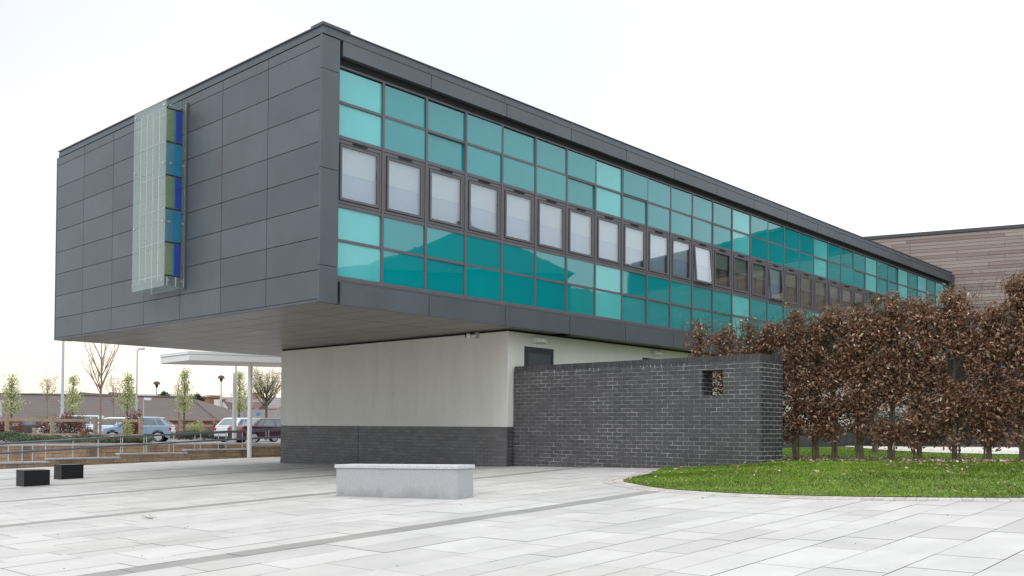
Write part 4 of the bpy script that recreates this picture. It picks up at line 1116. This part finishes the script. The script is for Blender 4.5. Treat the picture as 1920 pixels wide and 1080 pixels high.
for u, lb, m_ in ((309, 'yellow-green bush beside the blue car boot by the far fence', 'pear_leaf'), (364, 'small yellowish bush against the far fence', 'pear_leaf'), (412, 'small russet bush against the far fence near the canopy', 'russet_leaf')):
    p = at(u, 806, 66); shrub('fence_bush', (p.x, p.y, CARZ), (.8, .6, 1.35), 900, M[m_], lb, leaf=.12)

# ------------------------------------------------------------------ trees beyond
def grow(mb, p, d, L, r_, depth, rs, tips, up=.25, spread=.5, n=5):
    if depth == 0 or r_ < .004: tips.append(p); return
    seg = 3; q = p.copy()
    for i in range(seg):
        d = (d+Vector((rs.gauss(0, .07), rs.gauss(0, .07), up*.12))).normalized(); q2 = q+d*L/seg; r2 = r_*(1-.16)
        mb.tube(q, q2, r_, r2, n, cap=False); q = q2; r_ = r2
        if i < seg-1 and rs.random() < .8 and depth > 1:
            dd = (d+Vector((rs.gauss(0, spread), rs.gauss(0, spread), .3))).normalized(); grow(mb, q.copy(), dd, L*.62, r_*.5, depth-1, rs, tips, up, spread, 4)
        tips.append(q.copy()) if depth <= 2 else None
    for _ in range(2):
        dd = (d+Vector((rs.gauss(0, spread*.7), rs.gauss(0, spread*.7), up))).normalized(); grow(mb, q.copy(), dd, L*.7, r_*.62, depth-1, rs, tips, up, spread, 4)
def bare_tree(u, D, vtop, vfork, halfpx, lab, seed, m='bark_warm', leafm=None, nleaf=0, zb=-.9, rb=.08, limbs=7, lz=.12, name='bare_tree', group=None, depth=3):
    rs = random.Random(seed); b = at(u, 800, D); b.z = zb; zf = at(u, vfork, D).z; zt = at(u, vtop, D).z; half = halfpx/F_PX*D
    root = empty(name, tuple(b)); tag(root, lab, 'tree', group); mb = MB(); tips = []
    fork = Vector((b.x, b.y, zf)); mb.tube(b, fork, rb, rb*.72, 8); H = zt-zf
    q = fork.copy(); r_ = rb*.7
    for i in range(6):
        q2 = q+Vector((rs.gauss(0, .03), rs.gauss(0, .03), H/6)); mb.tube(q, q2, r_, r_*.78, 6); q = q2; r_ *= .78; tips.append(q.copy())
    for i in range(limbs):
        a = 2*math.pi*i/limbs+rs.uniform(-.3, .3); f = rs.uniform(0, .45); s = Vector((b.x, b.y, zf+H*f))
        tgt = Vector((math.cos(a)*half, math.sin(a)*half, H*rs.uniform(.45, .8)*(1-f*.5)))
        grow(mb, s, tgt.normalized(), tgt.length*.48, rb*.42*(1-f*.4), depth, rs, tips, .28, .38)
    o1 = mb.build('trunk', M[m]); ch = [o1]
    if nleaf:
        T = np.array([tuple(t) for t in tips]); P = T[rng.integers(0, len(T), nleaf)]+rng.normal(0, .12, (nleaf, 3)); V = leaf_array(P, lz, lz*.6, .2)
        ch.append(quads_obj('crown', V, np.tile(np.clip(rng.normal(.5, .28, nleaf), 0, 1), 2), M[leafm]))
    keep(root, *ch)
def pear_tree(u, D, vtop, vbot, halfpx, lab, seed, n=1150, zb=-.6):
    rs = random.Random(seed); b = at(u, 800, D); b.z = zb; z0 = at(u, vbot, D).z; z1 = at(u, vtop, D).z; H = z1-z0; half = halfpx/F_PX*D
    root = empty('pear_tree', tuple(b)); tag(root, lab, 'tree', 'young pear trees in leaf and blossom'); mb = MB()
    mb.tube(b, (b.x, b.y, z0+H*.5), .07, .045, 7); mb.tube((b.x, b.y, z0+H*.5), (b.x, b.y, z1), .045, .012, 6); P = []
    for i in range(42):
        f = rs.random()**1.3; z = z0+H*f; rad = half*(1.5*(1-f)**.95*min(1, f*5+.45))*rs.uniform(.3, 1.0); a = rs.uniform(0, 6.283)
        e_ = Vector((b.x+math.cos(a)*rad, b.y+math.sin(a)*rad, z+rad*.5)); mb.tube((b.x, b.y, z-rad*.4+.1), e_, .016, .006, 4, cap=False)
        k = n//42; t = rng.beta(2.2, 1, k)[:, None]; P.append(np.array((b.x, b.y, z-rad*.2))*(1-t)+np.array(e_)*t+rng.normal(0, .16, (k, 3)))
    P = np.concatenate(P); V = leaf_array(P, .13, .09, .2); keep(root, mb.build('trunk', M['bark']), quads_obj('crown', V, np.tile(np.clip(rng.normal(.5, .27, len(P)), 0, 1), 2), M['pear_leaf']))
pear_tree(21, 62, 702, 774, 19, 'leafy pale green young tree at the far left edge', 1)
pear_tree(136, 64, 710, 769, 15, 'leafy pale green young tree right of the tall lamp pole', 2)
pear_tree(238, 64, 704, 768, 15, 'leafy pale green young tree just left of the shorter street lamp', 3)
pear_tree(345, 62, 696, 770, 16, 'leafy pale green young tree in front of the roof end, left of the canopy columns', 4)
pear_tree(448, 66, 700, 768, 13, 'leafy pale green young tree seen between the canopy columns', 5)
bare_tree(88, 64, 692, 756, 19, 'budding sparse tree between the leafy tree and the tall lamp pole', 11, 'bark_warm', 'bud_leaf', 420, lz=.1, name='budding_tree', rb=.042)
bare_tree(212, 66, 694, 765, 19, 'thin budding tree behind the big bare tree', 12, 'bark_warm', 'bud_leaf', 350, lz=.1, name='budding_tree', rb=.042)
bare_tree(335, 63, 696, 768, 10, 'very thin budding tree tucked against the leafy tree by the roof end', 13, 'bark_warm', 'bud_leaf', 160, lz=.1, name='budding_tree', rb=.05)
bare_tree(188, 41, 590, 742, 52, 'large bare tree with upswept branches rising past the building underside', 14, 'bark_warm', 'bud_leaf', 260, lz=.05, name='bare_tree', rb=.06, zb=-.7, depth=3, limbs=16)
bare_tree(499, 62, 697, 765, 34, 'bushy bare tree with a dense fan of twigs beside the white wall', 15, 'bark', 'bud_leaf', 3200, lz=.085, name='bare_tree', rb=.11, limbs=24, depth=3)
bare_tree(459, 70, 702, 772, 9, 'slim bare tree between the canopy column and the white wall', 16, 'bark_warm', 'bud_leaf', 150, lz=.09, name='budding_tree', rb=.05)
for u, v, lab in ((308, 745, 'small dark conifer poking above the brown roof ridge'), (368, 748, 'small dark conifer at the hip of the brown roof')):
    p = at(u, v, 118); root = empty('conifer', (p.x, p.y, 0)); tag(root, lab, 'tree', 'dark conifers behind the brown roof'); P = []
    for _ in range(16):
        a = random.uniform(0, 6.28); q = random.random(); c = np.array([p.x+math.cos(a)*.8*q, p.y+math.sin(a)*.8*q, p.z-.5+random.random()*1.1*(1-q*.6)]); d = rng.normal(size=(90, 3)); P.append(c+d*.17)
    P = np.concatenate(P); mb = MB(); mb.tube((p.x, p.y, -1), (p.x, p.y, p.z), .15, .08, 6)
    keep(root, mb.build('trunk', M['bark_dark']), quads_obj('crown', leaf_array(P, .22, .12, .2), np.tile(rng.random(len(P)), 2), M['pine_leaf']))

# ------------------------------------------------------------------ houses beyond
def view_box(name, u0, u1, v0, D, depth, z0, m, parent=None, z1=None):
    a, b = at(u0, 800, D), at(u1, 800, D); n = (b-a).cross(Vector((0, 0, 1))).normalized(); n = -n if n.dot(a) < 0 else n
    zt = z1 if z1 is not None else at((u0+u1)/2, v0, D).z
    q = MB(); q.prism([tuple(a[:2]), tuple(b[:2]), tuple((b+n*depth)[:2]), tuple((a+n*depth)[:2])], z0, zt); return q.build(name, m, parent)
# big brown hipped roof
E0, E1 = at(-260, 800, 84), at(409, 800, 84); R0, R1 = at(-260, 800, 94), at(357, 800, 94)
ez = at(200, 785, 84).z; rz0 = at(0, 737, 94).z; rz1 = at(357, 746, 94).z
hb = empty('tiled_building', tuple(E1)); tag(hb, 'low building under a huge brown tiled roof beyond the car park', 'building')
nb_ = (E1-E0).cross(Vector((0, 0, 1))).normalized(); nb_ = nb_ if nb_.dot(E0) > 0 else -nb_
q = MB(); A, B = Vector((E0.x, E0.y, ez)), Vector((E1.x, E1.y, ez-.1)); Cc, Dd = Vector((R1.x, R1.y, rz1)), Vector((R0.x, R0.y, rz0))
Bb = B+nb_*20; Ab = A+nb_*20
q.face([A, B, Cc, Dd]); q.face([B, Bb, Cc]); q.face([Bb, Ab, Dd, Cc]); r1 = q.build('roof', M['tiles'])
q = MB(); q.prism([tuple((A+nb_*.6)[:2]), tuple((B+nb_*.6)[:2]), tuple((Bb-nb_*.6)[:2]), tuple((Ab-nb_*.6)[:2])], -1.5, ez-.05); w1 = q.build('wall', M['brick_red'])
q = MB(); q.tube(Cc+Vector((0, 0, .04)), Dd+Vector((0, 0, .04)), .13, n=6); q.tube(B, Cc, .12, n=6); w2 = q.build('ridge', M['tiles'])
keep(hb, r1, w1, w2)
# pale warehouse roofs just over the ridge
wh = empty('warehouse', tuple(at(200, 800, 140))); tag(wh, 'long pale warehouse roof just showing over the brown ridge', 'building')
keep(wh, view_box('roof', 55, 352, 737.5, 140, 20, 3.5, M['white_paint']), view_box('wall', 60, 348, 0, 141, 18, -1, M['pale_wall'], z1=3.49))
for u, lb in ((150, 'tiny brown gable peeking over the ridge right of the tall lamp pole'), (205, 'tiny brown gable peeking over the ridge right of the large bare tree')):
    a, b, c = at(u-6, 744, 120), at(u+6, 744, 120), at(u, 735, 120); hh_ = empty('gable_house', (a.x, a.y, -1)); tag(hh_, lb, 'house', 'distant gables over the brown ridge')
    n = Vector((b.y-a.y, a.x-b.x, 0)).normalized(); n = n if n.dot(a) > 0 else -n
    q = MB(); q.face([a, b, c]); q.face([b, b+n*9, c+n*9, c]); q.face([a+n*9, a, c, c+n*9]); q.face([b+n*9, a+n*9, c+n*9]); o1 = q.build('roof', M['tiles'])
    q = MB(); q.prism([tuple(a[:2]), tuple(b[:2]), tuple((b+n*9)[:2]), tuple((a+n*9)[:2])], -1, a.z); keep(hh_, o1, q.build('wall', M['pale_wall']))
def gable_row(u0, u1, vr, ve, D, lab, m_roof, m_wall, chim=(), depth=9, name='terrace'):
    a, b = at(u0, 800, D), at(u1, 800, D); n = Vector((b.y-a.y, a.x-b.x, 0)).normalized(); n = n if n.dot(a) > 0 else -n
    ze, zr = at((u0+u1)/2, ve, D).z, at((u0+u1)/2, vr, D).z; root = empty(name, (a.x, a.y, -1)); tag(root, lab, 'house')
    A, B = Vector((a.x, a.y, ze)), Vector((b.x, b.y, ze)); C_, D_ = B+n*depth/2, A+n*depth/2; C_.z = D_.z = zr; E_, F_ = B+n*depth, A+n*depth
    q = MB(); q.face([A, B, C_, D_]); q.face([D_, C_, E_, F_]); q.face([B, E_, C_]); q.face([F_, A, D_]); o1 = q.build('roof', m_roof)
    q = MB(); q.prism([tuple((A+n*.2)[:2]), tuple((B+n*.2)[:2]), tuple((E_-n*.2)[:2]), tuple((F_-n*.2)[:2])], -1.5, ze-.02); ch = [o1, q.build('wall', m_wall)]
    for uc, w2, vt in chim:
        p = at(uc, vt, D+depth/2); q = MB(); q.box((p.x-w2, p.y-w2, ze), (p.x+w2, p.y+w2, p.z)); q.box((p.x-w2*1.2, p.y-w2*1.2, p.z), (p.x+w2*1.2, p.y+w2*1.2, p.z+.15)); ch.append(q.build('chimney', M['brick_red']))
    keep(root, *ch)
gable_row(376, 530, 742, 775, 150, 'long grey slate roof on the skyline behind the canopy columns', M['slate'], M['pale_wall'], ((400, .9, 743), (480, .6, 738)), 14)
gable_row(372, 408, 751, 766, 122, 'dark red tiled roof with a brick chimney left of the canopy columns', M['tiles_red'], M['brick_red'], ((396, .9, 746), (413, .5, 750)), 9, 'cottage')
gable_row(425, 450, 757, 770, 118, 'small dark slate roof behind the far canopy column', M['tiles_red'], M['pale_wall'], (), 8, 'cottage')
gable_row(455, 480, 752, 772, 124, 'reddish roof seen between the two canopy columns', M['tiles_red'], M['brick_red'], (), 8, 'cottage')
gable_row(508, 545, 762, 775, 110, 'small brick house beside the white wall, low on the skyline', M['tiles_red'], M['brick_red'], ((509, .5, 768),), 8, 'cottage')
# white gable and chimney breast
hh_ = empty('gable_house', tuple(at(415, 800, 112))); tag(hh_, 'white gabled house end with a tall pale chimney left of the canopy columns', 'house')
a, b, c = at(411, 766, 112), at(428, 766, 112), at(419, 753, 112); n = Vector((b.y-a.y, a.x-b.x, 0)).normalized(); n = n if n.dot(a) > 0 else -n
q = MB(); q.face([a, b, c]); q.face([Vector((a.x, a.y, -1)), Vector((b.x, b.y, -1)), b, a]); o1 = q.build('wall', M['pale_wall'])
q = MB(); q.face([b, b+n*8, c+n*8, c]); q.face([a+n*8, a, c, c+n*8]); o2 = q.build('roof', M['tiles_red'])
keep(hh_, o1, o2, view_box('chimney', 400.5, 409, 749, 111, 1.2, -1, M['pale_wall']))
gable_row(395, 438, 766, 784, 100, 'dark maroon low roof at the foot of the brown roof hip', M['tiles_red'], M['brick_red'], (), 7, 'shed')
fb_ = view_box('panel', 438, 560, 768, 90, .2, -1, mat('grey_fence', (.34, .31, .30), .9, .1)); r = empty('screen_fence', tuple(at(440, 800, 90))); tag(r, 'long grey boarded fence behind the white and maroon cars', 'fence'); keep(r, fb_)

# lamps
def street_lamp(u, vtop, D, lab, r0=.075, head='cobra', zb=-1.0, name='street_lamp'):
    p = at(u, vtop, D); root = empty(name, (p.x, p.y, zb)); tag(root, lab, 'street lamp', None); q = MB(); zt = p.z
    q.tube((p.x, p.y, zb), (p.x, p.y, zb+1.7), r0*1.35, n=10); q.tube((p.x, p.y, zb+1.7), (p.x, p.y, zt), r0, r0*.7, 10); ch = [q.build('pole', M['post_grey'])]
    if head == 'cobra':
        r = Vector(_rt).normalized(); q = MB(); q.tube(p+Vector((0, 0, -.02)), p+r*.12+Vector((0, 0, .06)), .04, n=6); e_ = p+r*.08; n_ = Vector((-r.y, r.x, 0))*.14
        q.prism([tuple((e_-n_*.6)[:2]), tuple((e_+r*.42-n_)[:2]), tuple((e_+r*.42+n_)[:2]), tuple((e_+n_*.6)[:2])], [zt+.03, zt+.05, zt+.05, zt+.03], [zt+.14, zt+.2, zt+.2, zt+.14]); ch.append(q.build('lamp_head', M['post_grey']))
    elif head == 'dome':
        q = MB(); q.lathe((p.x, p.y, zt-.75), [(.12, 0), (.2, .3), (.14, .35)], 12); ch.append(q.build('lantern', M['bumper_dark']))
        q = MB(); q.lathe((p.x, p.y, zt-.38), [(.40, 0), (.42, .06), (.35, .26), (.18, .38), (.03, .42)], 16); ch.append(q.build('lamp_shade', M['bark_dark']))
    elif head == 'flood':
        r = Vector(_rt).normalized(); q = MB(); a = p+r*.12; q.box((a.x-.05, a.y-.1, zt-.1), (a.x+.5, a.y+.1, zt+.12)); ch.append(q.build('lamp_head', M['white_paint']))
    keep(root, *ch)
street_lamp(120, 560, 55, 'tall grey lamp pole running up behind the left end of the building', .085)
street_lamp(257.5, 657, 66, 'slim grey street lamp with a small head above the blue car', .065)
street_lamp(294, 715, 112, 'mushroom-topped street lamp left of the canopy, above the brown roof', .09, 'dome', 2)
street_lamp(415, 704, 112, 'mushroom-topped street lamp just left of the canopy columns', .09, 'dome', 2)
street_lamp(269.5, 748, 80, 'short thin dark post with a pale floodlight in front of the brown roof', .035, 'flood')
street_lamp(444.5, 560, 58, 'slim grey pole directly behind the far canopy column', .055, 'none')
street_lamp(2, 750, 60, 'grey post at the extreme left edge of the car park', .06, 'none')
p = at(484, 778, 75); r = empty('parking_sign', (p.x, p.y, CARZ)); tag(r, 'small blue sign on a post behind the maroon car', 'sign'); q = MB(); q.tube((p.x, p.y, CARZ), tuple(p), .03, n=6); a = q.build('post', M['post_grey']); q = MB(); q.box((p.x-.12, p.y-.12, p.z-.05), (p.x+.10, p.y+.10, p.z+.18)); b = q.build('sign_panel', mat('blue_sign', (.05, .22, .55), .5)); keep(r, a, b)

# ------------------------------------------------------------------ cars
def car(style, paintm, lab, loc, rz, scale=1.0, group='cars parked in the car park'):
    root = empty('parked_car', loc, rz); tag(root, lab, 'car', group)
    L = dict(hatch=4.0, mpv=4.1, sedan=4.6)[style]; H = dict(hatch=1.46, mpv=1.62, sedan=1.42)[style]; Wd = .86
    wr = .31; fx, rx = L*.5-.78, -L*.5+.72      # wheel positions; front is +x
    belt = .92 if style != 'mpv' else .98
    hoodf, hoodb = .70, .92
    def arch(cx):
        return [(cx+math.cos(math.pi*k/8)*(wr+.06), .30+math.sin(math.pi*k/8)*(wr+.06)) for k in range(9)]
    bot = .22
    pts = [(-L/2+.02, bot+.12)]
    if style == 'sedan': topl = [(-L/2, .62), (-L/2+.04, .90), (-L/2+.12, .98), (-L/2+.75, 1.0), (.95, .94), (L/2-.35, .80), (L/2-.06, .66), (L/2, .50), (L/2-.03, bot+.08)]
    elif style == 'mpv': topl = [(-L/2, .60), (-L/2+.05, .98), (-L/2+.25, 1.0), (1.1, .98), (L/2-.30, .84), (L/2-.05, .66), (L/2, .50), (L/2-.03, bot+.08)]
    else: topl = [(-L/2, .60), (-L/2+.04, .88), (-L/2+.22, .96), (.95, .93), (L/2-.32, .80), (L/2-.05, .64), (L/2, .48), (L/2-.03, bot+.08)]
    prof = pts+topl+[(L/2-.2, bot)]+[(x, max(z, bot)) for x, z in arch(fx)]+[(x, max(z, bot)) for x, z in arch(rx)]+[(-L/2+.15, bot)]
    prof = prof[::-1]
    def extr(name, prof, y0, y1, m, bev, taper=0, par=root):
        q = MB(); n = len(prof); q.v = [(x, y0, z) for x, z in prof]+[(x, y1, z) for x, z in prof]
        q.f = [tuple(range(n)), tuple(reversed(range(n, 2*n)))]+[((i+1) % n, i, n+i, n+(i+1) % n) for i in range(n)]; q.t = [.5]*len(q.f)
        return q.build(name, m, par, bevel=bev)
    body = extr('body', prof, -Wd, Wd, paintm, .05)
    # greenhouse: tapered
    if style == 'sedan': gl, gt = (-L/2+.62, 1.15), (-1.05, .35)
    elif style == 'mpv': gl, gt = (-L/2+.03, 1.45), (-L/2+.25, .70)
    else: gl, gt = (-L/2+.06, 1.25), (-L/2+.62, .30)
    x0, x1 = gl; t0, t1 = gt; wi = Wd-.16; zz = belt
    q = MB(); q.v = [(x0, -Wd+.03, zz), (x1, -Wd+.06, zz-.02), (x1, Wd-.06, zz-.02), (x0, Wd-.03, zz), (t0, -wi, H-.03), (t1, -wi, H-.03), (t1, wi, H-.03), (t0, wi, H-.03), (t0+.25, -wi+.1, H), (t1-.25, -wi+.1, H), (t1-.25, wi-.1, H), (t0+.25, wi-.1, H)]
    q.f = [(3, 2, 1, 0), (0, 1, 5, 4), (1, 2, 6, 5), (2, 3, 7, 6), (3, 0, 4, 7), (4, 5, 9, 8), (5, 6, 10, 9), (6, 7, 11, 10), (7, 4, 8, 11), (8, 9, 10, 11)]; q.t = [.5]*10
    q.build('roof', paintm, root, bevel=.03)
    def lerp(a, b, t): return tuple(a[i]+(b[i]-a[i])*t for i in range(3))
    V = q.v
    def glass(name, a, b, c, d, u0, u1, v0, v1, off):
        q2 = MB(); P4 = []
        for (u, v) in ((u0, v0), (u1, v0), (u1, v1), (u0, v1)): P4.append(Vector(lerp(lerp(a, b, u), lerp(d, c, u), v))+Vector(off))
        q2.face(P4); q2.build(name, M['car_glass'], root)
    for sgn, (a, b, c, d) in ((-1, (V[0], V[1], V[5], V[4])), (1, (V[3], V[2], V[6], V[7]))):
        off = (0, sgn*.006, .003)
        for u0, u1 in ((.07, .20), (.22, .52), (.54, .90)):
            glass('side_window', a, b, c, d, u0, u1, .10, .88, off)
    glass('windscreen', V[1], V[2], V[6], V[5], .06, .94, .08, .92, (.006, 0, .006)); glass('rear_window', V[0], V[3], V[7], V[4], .08, .92, .15, .90, (-.006, 0, .006))
    for sx in (fx, rx):
        for sy in (-1, 1):
            q = MB(); q.tube((sx, sy*(Wd-.19), .30), (sx, sy*(Wd+.005), .30), wr, n=22); wl = q.build('wheel', M['tyre'], root)
            q = MB(); q.tube((sx, sy*(Wd-.0), .30), (sx, sy*(Wd+.012), .30), wr*.72, n=16); 
            q.build('rim', M['rim'], wl)
            q = MB()
            for k in range(5):
                a = 2*math.pi*k/5+.3; ca, sa = math.cos(a), math.sin(a); q.tube((sx+ca*.12, sy*(Wd+.013), .30+sa*.12), (sx+ca*.155, sy*(Wd+.016), .30+sa*.155), .03, n=6)
            q.build('rim_gap', M['tyre'], wl)
    for sy in (-1, 1):
        q = MB(); q.box((-L/2-.006, sy*.66, .68), (-L/2+.13, sy*(Wd+.006), .86)); q.build('tail_light', M['red_lens'], root, bevel=.02)
        q = MB(); q.box((L/2-.30, sy*.52, .58), (L/2-.015, sy*(Wd+.004), .72)); q.build('headlight', M['light_lens'], root, bevel=.03)
        q = MB(); q.box((.75, sy*(Wd), .93), (.93, sy*(Wd+.17), 1.06)); q.build('wing_mirror', paintm, root, bevel=.03)
        q = MB(); q.box((-.55, sy*(Wd+.0), .80), (-.38, sy*(Wd+.025), .83)); q.build('door_handle', paintm, root)
        q = MB(); q.box((-L/2+1.05, sy*(Wd+.0), .42), (L/2-1.15, sy*(Wd+.012), .47)); q.build('side_moulding', M['bumper_dark'] if style != 'sedan' else paintm, root)
        q = MB()
        for xx in (-.62, .22): q.box((xx, sy*(Wd-.001), .34), (xx+.008, sy*(Wd+.002), .88))
        q.build('door_gap', M['black'], root)
    q = MB(); q.box((-L/2-.015, -.26, .52), (-L/2+.05, .26, .63)); q.build('number_plate', M['amber_plate'], root)
    q = MB(); q.box((L/2-.05, -.26, .34), (L/2+.015, .26, .45)); q.build('number_plate', M['plastic_white'], root)
    q = MB(); q.box((-L/2-.02, -Wd+.05, .22), (-L/2+.1, Wd-.05, .34)); q.build('bumper', M['bumper_dark'], root); q = MB(); q.box((L/2-.1, -Wd+.05, .20), (L/2+.015, Wd-.05, .31)); q.build('bumper', M['bumper_dark'], root)
    return root
def place_car(style, m, u_mid, D, lab, heading, flip=False):
    p = at(u_mid, 800, D); return car(style, m, lab, (p.x, p.y, CARZ), heading)
def side_on(u, turn=0):      # heading so that the car's nose points to the photo's left
    d = at(u, 800, 1.0); return math.atan2(d.x, -d.y)+R(turn)
az = lambda u: math.atan2(at(u, 800, 1).y, at(u, 800, 1).x)
place_car('hatch', M['p_blue'], 259, 54.5, 'steel blue hatchback parked side on, rear wheel clear right of the last fence post', az(259)+R(90-12))
place_car('hatch', M['p_ice'], 213, 59.5, 'silver-white car behind the blue hatchback, mostly hidden by fence and branches', az(213)+R(90-12))
place_car('mpv', M['p_sky'], 137, 63, 'pale turquoise high-roofed car behind the dense russet sapling', az(137)+R(90-14))
place_car('hatch', M['p_silver'], 172, 67, 'pale silver car in the gap left of the large bare tree trunk', az(172)+R(90-14))
place_car('sedan', M['p_black'], 67, 70, 'black saloon with spoked wheels at the left of the car park', az(67)+R(90-14))
place_car('hatch', M['p_white'], 468, 56.5, 'white hatchback showing its tail behind the canopy columns', az(468)-R(90-42))
place_car('sedan', M['p_plum'], 511, 52.5, 'dark maroon saloon half hidden by the white wall', az(511)-R(90-28))

# ------------------------------------------------------------------ the town behind the camera (seen mirrored in the glass)
def back_house(x, y, w2, d2, ze, zr, rz, lab, m=M['house_dark'], rm=M['house_dark']):
    root = empty('brick_house', (x, y, -2), rz); tag(root, lab, 'house')
    q = MB(); q.box((-w2, -d2, 0), (w2, d2, ze+2)); q.build('wall', m, root)
    q = MB(); A = [(-w2-.3, -d2-.3, ze+2.01), (w2+.3, -d2-.3, ze+2.01), (w2+.3, d2+.3, ze+2.01), (-w2-.3, d2+.3, ze+2.01)]; r0, r1 = (-w2*.35, 0, zr+2), (w2*.55, 0, zr+2)
    q.face([A[0], A[1], r1, r0]); q.face([A[2], A[3], r0, r1]); q.face([A[1], A[2], r1]); q.face([A[3], A[0], r0]); q.build('roof', rm, root)
    q = MB(); q.box((w2*.3, -.4, zr+1.4), (w2*.3+.8, .4, zr+2.9)); q.build('chimney', M['brick_red'], root)
def mirror_pt(azd, dist):        # a place reached by a reflected ray; dist = path length from the camera by way of the glass
    x = math.cos(R(azd))*dist; yv = math.sin(R(-azd))*dist     # unfolded, beyond the glass
    return x, 2*GY-yv
x, y = mirror_pt(-45.5, 48); back_house(x, y, 5.2, 4.5, 7.2, 10.2, R(-50), 'dark hipped roof house across the plaza, seen only mirrored in the teal glass')
prof = [(-75, .10), (-68, .135), (-62, .15), (-57, .168), (-53.5, .172), (-50.5, .182), (-48.6, .196), (-46, .19), (-43, .196), (-41.3, .185), (-39.5, .155), (-37, .146), (-34, .150), (-31, .152), (-28, .15), (-24, .14), (-18, .12), (-8, .09)]
mb = MB(); A_ = np.arange(-75, -7.9, .4); E_ = np.interp(A_, [p[0] for p in prof], [p[1] for p in prof])
for k, (a_, e_) in enumerate(zip(A_, E_)):
    e_ += .0035*mnoise.noise(Vector((a_*.9, 0, 0)))+.002*mnoise.noise(Vector((a_*3.1, 4, 0)))
    x, y = mirror_pt(a_, 420); x2, y2 = mirror_pt(a_, 260); x3, y3 = mirror_pt(a_, 600)
    mb.v += [(x2, y2, -4), ((x+x2)/2, (y+y2)/2, 420*e_*.62), (x, y, 420*e_), (x3, y3, 420*e_*.8)]
for k in range(len(A_)-1):
    for q_ in range(3): mb.f.append((k*4+q_, (k+1)*4+q_, (k+1)*4+q_+1, k*4+q_+1)); mb.t.append(.5)
tag(mb.build('hills', mat('wooded_hill', (.035, .045, .03), .95, .4, .02), smooth=True), kind='structure')
